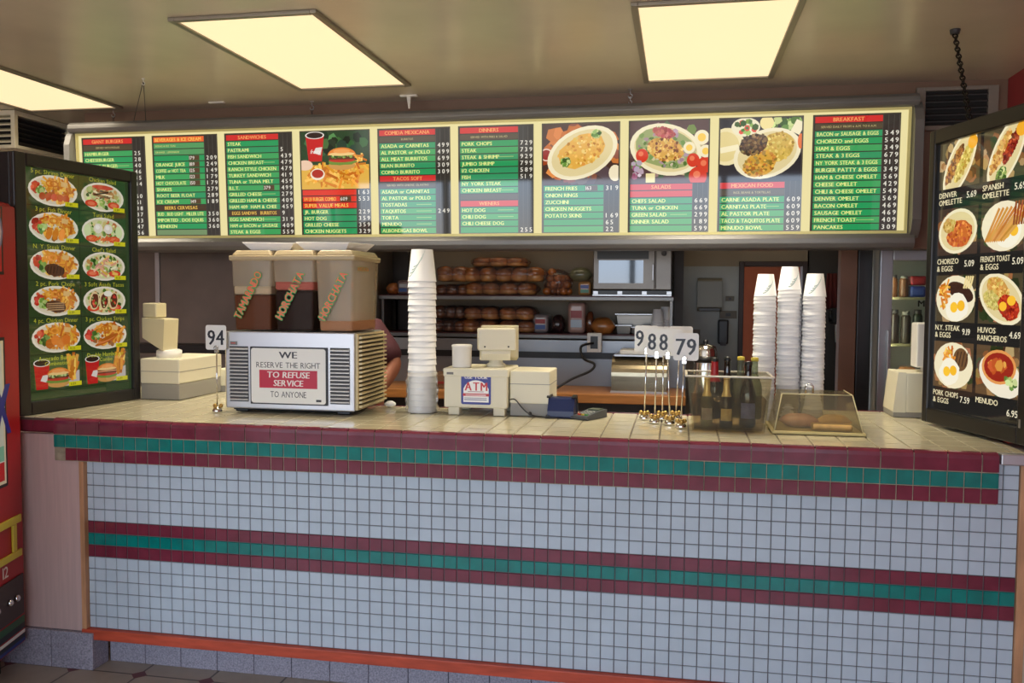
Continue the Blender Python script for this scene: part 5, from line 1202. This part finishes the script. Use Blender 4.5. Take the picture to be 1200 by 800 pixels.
mb = MB(); mb.lathe([(.060,0),(.062,.01),(.062,.36),(.058,.37),(.055,.385),(.02,.40),(.0005,.402)], 28); mb.build('body', M_chrome, ur); mb = MB(); mb.lathe([(.064,.30),(.064,.335)], 28); mb.build('band', M_black, ur); mb = MB(); mb.lathe([(.012,.40),(.015,.41),(.012,.42),(.0005,.422)], 14); mb.build('lid_knob', M_black, ur)
st = thing('urn_stand', 'dark side table under the coffee urn behind the counter', 'table', (2.62, 1.62, 0)); MB().box(-.10, .22, -.13, .14, .90, .928).build('table_top', M_darkg, st, bevel=.004)
for x in (-.085, .205):
    for y in (-.115, .125): MB().box(x-.012, x+.012, y-.012, y+.012, 0, .90).build('leg', M_blackm, st)
t = thing('hanging_cloth', 'dark red cloth hanging by the brown post right of the cup stacks', 'cloth', (3.50, 3.198, 1.50)); mb = MB(); q = [(-.05+.1*k/12, -.02-.012*math.sin(k*1.5)) for k in range(13)]; mb.add([(x, y, 0) for x, y in q] + [(x*.7, y, .25) for x, y in q], [(k, k+1, 14+k, 13+k) for k in range(12)], 0, True); o = mb.build('cloth', M_cloth, t, fix=False); o.modifiers.new('thick', 'SOLIDIFY').thickness = .006
t = thing('wall_phone', 'black wall phone right of the cup stacks in the dark kitchen', 'phone', (3.52, 3.198, 1.40)); mb = MB(); mb.box(-.035, .035, -.05, 0, 0, .11); mb.build('base', M_black, t, bevel=.01, seg=3); mb = MB(); mb.tube([(-.03,-.06,.02),(-.035,-.075,.055),(-.03,-.06,.09)], [.014,.010,.014], 10); mb.build('handset', M_black, t)
t = thing('cup_dispenser', 'small white cup dispenser on the wall below the black wall phone', 'dispenser', (3.56, 3.198, 1.27)); mb = MB(); mb.lathe([(.032,0),(.038,.12),(.034,.125)], 16, (0,-.04,0)); mb.build('tube', M_white, t)
# brown post and dark door left of the refrigerator
struct(MB().box(3.405, 3.50, 2.30, 2.40, 0, ZC).build('trim_2', M_brownw, bevel=.004))
dr = MB(); dr.box(3.505, 3.585, 2.30, 2.36, 0, 1.95); struct(dr.build('door_1', M_blackm, bevel=.004))
# glass door refrigerator
fr = thing('glass_door_refrigerator', 'white reach in refrigerator with aluminium glass door at the right', 'refrigerator', (3.90, 2.16, 0))
mb = MB(); mb.box(-.30, -.27, .03, .6, 0, 1.90); mb.box(.27, .30, .03, .6, 0, 1.90); mb.box(-.27, .27, .55, .6, 0, 1.90); mb.box(-.27, .27, .03, .55, 1.86, 1.90); mb.box(-.27, .27, .03, .55, 0, .25); mb.build('cabinet', pm('fridge_white', (206,206,200), .45), fr)
mb = MB(); mb.box(-.305, -.235, -.02, .028, .22, 1.86); mb.box(.245, .30, -.02, .028, .22, 1.86); mb.box(-.235, .245, -.02, .028, 1.80, 1.86); mb.box(-.235, .245, -.02, .028, .22, .30); mb.build('door_frame', pm('door_aluminium', (176,180,184), .32, metal=.75), fr, bevel=.004)
MB().box(-.235, .245, -.002, .004, .30, 1.80).build('door_glass', M_glass, fr)
MB().box(-.262, -.245, .035, .052, .32, 1.80).build('interior_lamp', pm('fridge_lamp', (200,200,190), .5, emit=((255,244,214), 16)), fr)
MB().box(-.262, -.25, -.05, -.02, .95, 1.40).build('handle', M_alu, fr, bevel=.004)
for z in (.75, 1.01, 1.30, 1.575): MB().box(-.268, .268, .06, .54, z, z+.014).build('shelf', pm('fridge_shelf', (206,196,150), .5), fr)
p = Print(.0); p.text('MENU', -.075, 1.535, .036, (24,22,22), .2, 'L', .04); p.build('shelf_sign', M_print, fr, Matrix.Translation((0, .058, 0)))
def jar(lab, x, z, r, h, c, capc):
    t = thing('jar', lab, 'jar', (x, 2.30, z), 0, 'jars in the refrigerator'); mb = MB(); mb.lathe([(r*.95,0),(r,.004),(r,h*.8),(r*.7,h*.9)], 16); mb.build('glass', pm('jar_%d_%d_%d' % c, c, .2), t); mb = MB(); mb.lathe([(r*.75,h*.88),(r*.78,h*.90),(r*.75,h),(.0005,h+.001)], 16); mb.build('lid', capc, t)
jar('amber jar at the left of the top refrigerator shelf', 3.705, 1.590, .024, .13, (110,70,44), M_darkg); jar('second amber jar on the top refrigerator shelf', 3.762, 1.590, .026, .125, (126,86,60), M_grey)
jar('dark bottle jar at the left of the second refrigerator shelf', 3.715, 1.315, .028, .20, (54,44,40), M_darkg); jar('grey bottle jar in the middle of the second refrigerator shelf', 3.780, 1.315, .028, .19, (74,66,60), M_grey); jar('dark green bottle jar on the second refrigerator shelf behind the white display', 3.845, 1.315, .028, .20, (46,56,44), M_darkg)
wrapped('red pack above a blue one on the top refrigerator shelf', 3.84, 2.28, 1.66, .09, .1, .055, [(170,36,40),(190,50,50)], 'food_pack'); wrapped('blue pack under the red one on the top refrigerator shelf', 3.84, 2.28, 1.590, .09, .1, .065, [(50,70,160),(70,90,170)], 'food_pack')
for x, h, c, lab in ((3.715, .12, (196,150,110), 'tan food carton at the left of the third refrigerator shelf'), (3.80, .15, (206,140,90), 'orange food carton on the third refrigerator shelf behind the right cash register')):
    wrapped(lab, x, 2.26, 1.025, .075, .12, h, [c, tuple(int(v*.9) for v in c)], 'food_carton')

# ------------------------------------------------------------------ person behind the dispenser
def skin(name, joints, edges, mat, parent, off, lev=2):
    me = bpy.data.meshes.new(name); me.from_pydata([(j[0]-off[0], j[1]-off[1], j[2]-off[2]) for j in joints], edges, []); me.materials.append(mat)
    o = bpy.data.objects.new(name, me); C.objects.link(o); o.parent = parent
    sk = o.modifiers.new('skin', 'SKIN'); sk.use_smooth_shade = True
    if not me.skin_vertices: bpy.context.view_layer.objects.active = o; 
    for i, j in enumerate(joints):
        v = me.skin_vertices[0].data[i]; v.radius = (j[3], j[3] if len(j) < 5 else j[4])
    me.skin_vertices[0].data[0].use_root = True
    s = o.modifiers.new('sub', 'SUBSURF'); s.levels = lev; s.render_levels = lev
    return o
pn = thing('person', 'person in a maroon short sleeved shirt bending over the counter behind the drink dispenser', 'person', (.72, 1.30, 0)); po = (.72, 1.30, 0)
J = [(.72,1.36,.92,.13,.11),(.72,1.30,1.08,.12,.10),(.73,1.16,1.27,.15,.11),(.735,1.07,1.40,.13,.10),(.735,1.01,1.49,.055),(.735,.97,1.55,.058),(.735,.955,1.62,.085,.095),(.735,.965,1.70,.06),
     (.90,1.04,1.40,.062),(1.045,1.00,1.235,.042),(1.005,.93,1.14,.034),(.965,.87,1.088,.028),(.945,.845,1.080,.032,.016),
     (.57,1.04,1.40,.062),(.46,1.00,1.24,.048),(.52,.93,1.13,.040),(.57,.87,1.088,.028),(.59,.845,1.080,.032,.016),
     (.81,1.37,.84,.10),(.82,1.36,.50,.065),(.82,1.40,.10,.042),(.82,1.30,.045,.04),(.63,1.37,.84,.10),(.62,1.36,.50,.065),(.62,1.40,.10,.042),(.62,1.30,.045,.04)]
E_ = [(0,1),(1,2),(2,3),(3,4),(4,5),(5,6),(6,7),(3,8),(8,9),(9,10),(10,11),(11,12),(3,13),(13,14),(14,15),(15,16),(16,17),(0,18),(18,19),(19,20),(20,21),(0,22),(22,23),(23,24),(24,25)]
body = skin('body', J, E_, M_skin, pn, po)
for s, hx in ((1, .945), (-1, .59)):
    for k in range(4):
        x = hx - s*.0 + (k-1.5)*.017; L = [.062,.074,.078,.068][k]; z = 1.082
        skin('finger', [(x,.838,z,.009),(x+.002*(k-1.5),.838-L*.5,z+.008,.0085),(x+.003*(k-1.5),.838-L,z-.002,.007)], [(0,1),(1,2)], M_skin, body, po, 1)
    skin('thumb', [(hx-s*.022,.865,1.084,.011),(hx-s*.046,.838,1.086,.010),(hx-s*.052,.812,1.081,.008)], [(0,1),(1,2)], M_skin, body, po, 1)
SH = [(.72,1.36,.93,.15,.13),(.72,1.30,1.08,.14,.12),(.73,1.16,1.27,.172,.13),(.735,1.075,1.40,.145,.115),(.735,1.03,1.465,.075),(.905,1.04,1.40,.080),(.985,1.015,1.31,.074),(1.04,.998,1.232,.070),(.565,1.04,1.40,.080),(.505,1.015,1.31,.074),(.462,.998,1.245,.070)]
skin('shirt', SH, [(0,1),(1,2),(2,3),(3,4),(3,5),(5,6),(6,7),(3,8),(8,9),(9,10)], M_shirt, pn, po)
skin('trousers', [(.72,1.36,.90,.148,.13),(.81,1.37,.80,.112),(.82,1.36,.50,.085),(.82,1.40,.12,.065),(.63,1.37,.80,.112),(.62,1.36,.50,.085),(.62,1.40,.12,.065)], [(0,1),(1,2),(2,3),(0,4),(4,5),(5,6)], M_trouser, pn, po)
mb = MB(); mb.ball((.735,.985,1.655), .104, n=20, sq=(.92,1.0,.98)); mb.build('hair', M_hair, pn, po)
mb = MB(); mb.ball((.735,.862,1.618), .014, n=10, sq=(.8,1,1.3)); mb.build('nose', M_skin, pn, po)
for s in (-1, 1): mb = MB(); mb.ball((.735+s*.032,.872,1.640), .011, n=10); mb.build('eye', M_white, pn, po)
mb = MB(); mb.ball((.735,.872,1.582), .02, n=10, sq=(1.2,.4,.4)); mb.build('mouth', pm('lips', (150,80,74), .5), pn, po)
for s in (-1, 1): mb = MB(); mb.ball((.735+s*.09,.965,1.622), .026, n=10, sq=(.4,.7,1.2)); mb.build('ear', M_skin, pn, po)
for s in (.82, .62): mb = MB(); mb.ball((s,1.31,.045), .05, n=14, sq=(.95,2.4,.9)); mb.v = [(v[0],v[1],max(.001,v[2])) for v in mb.v]; mb.build('shoe', M_black, pn, po)
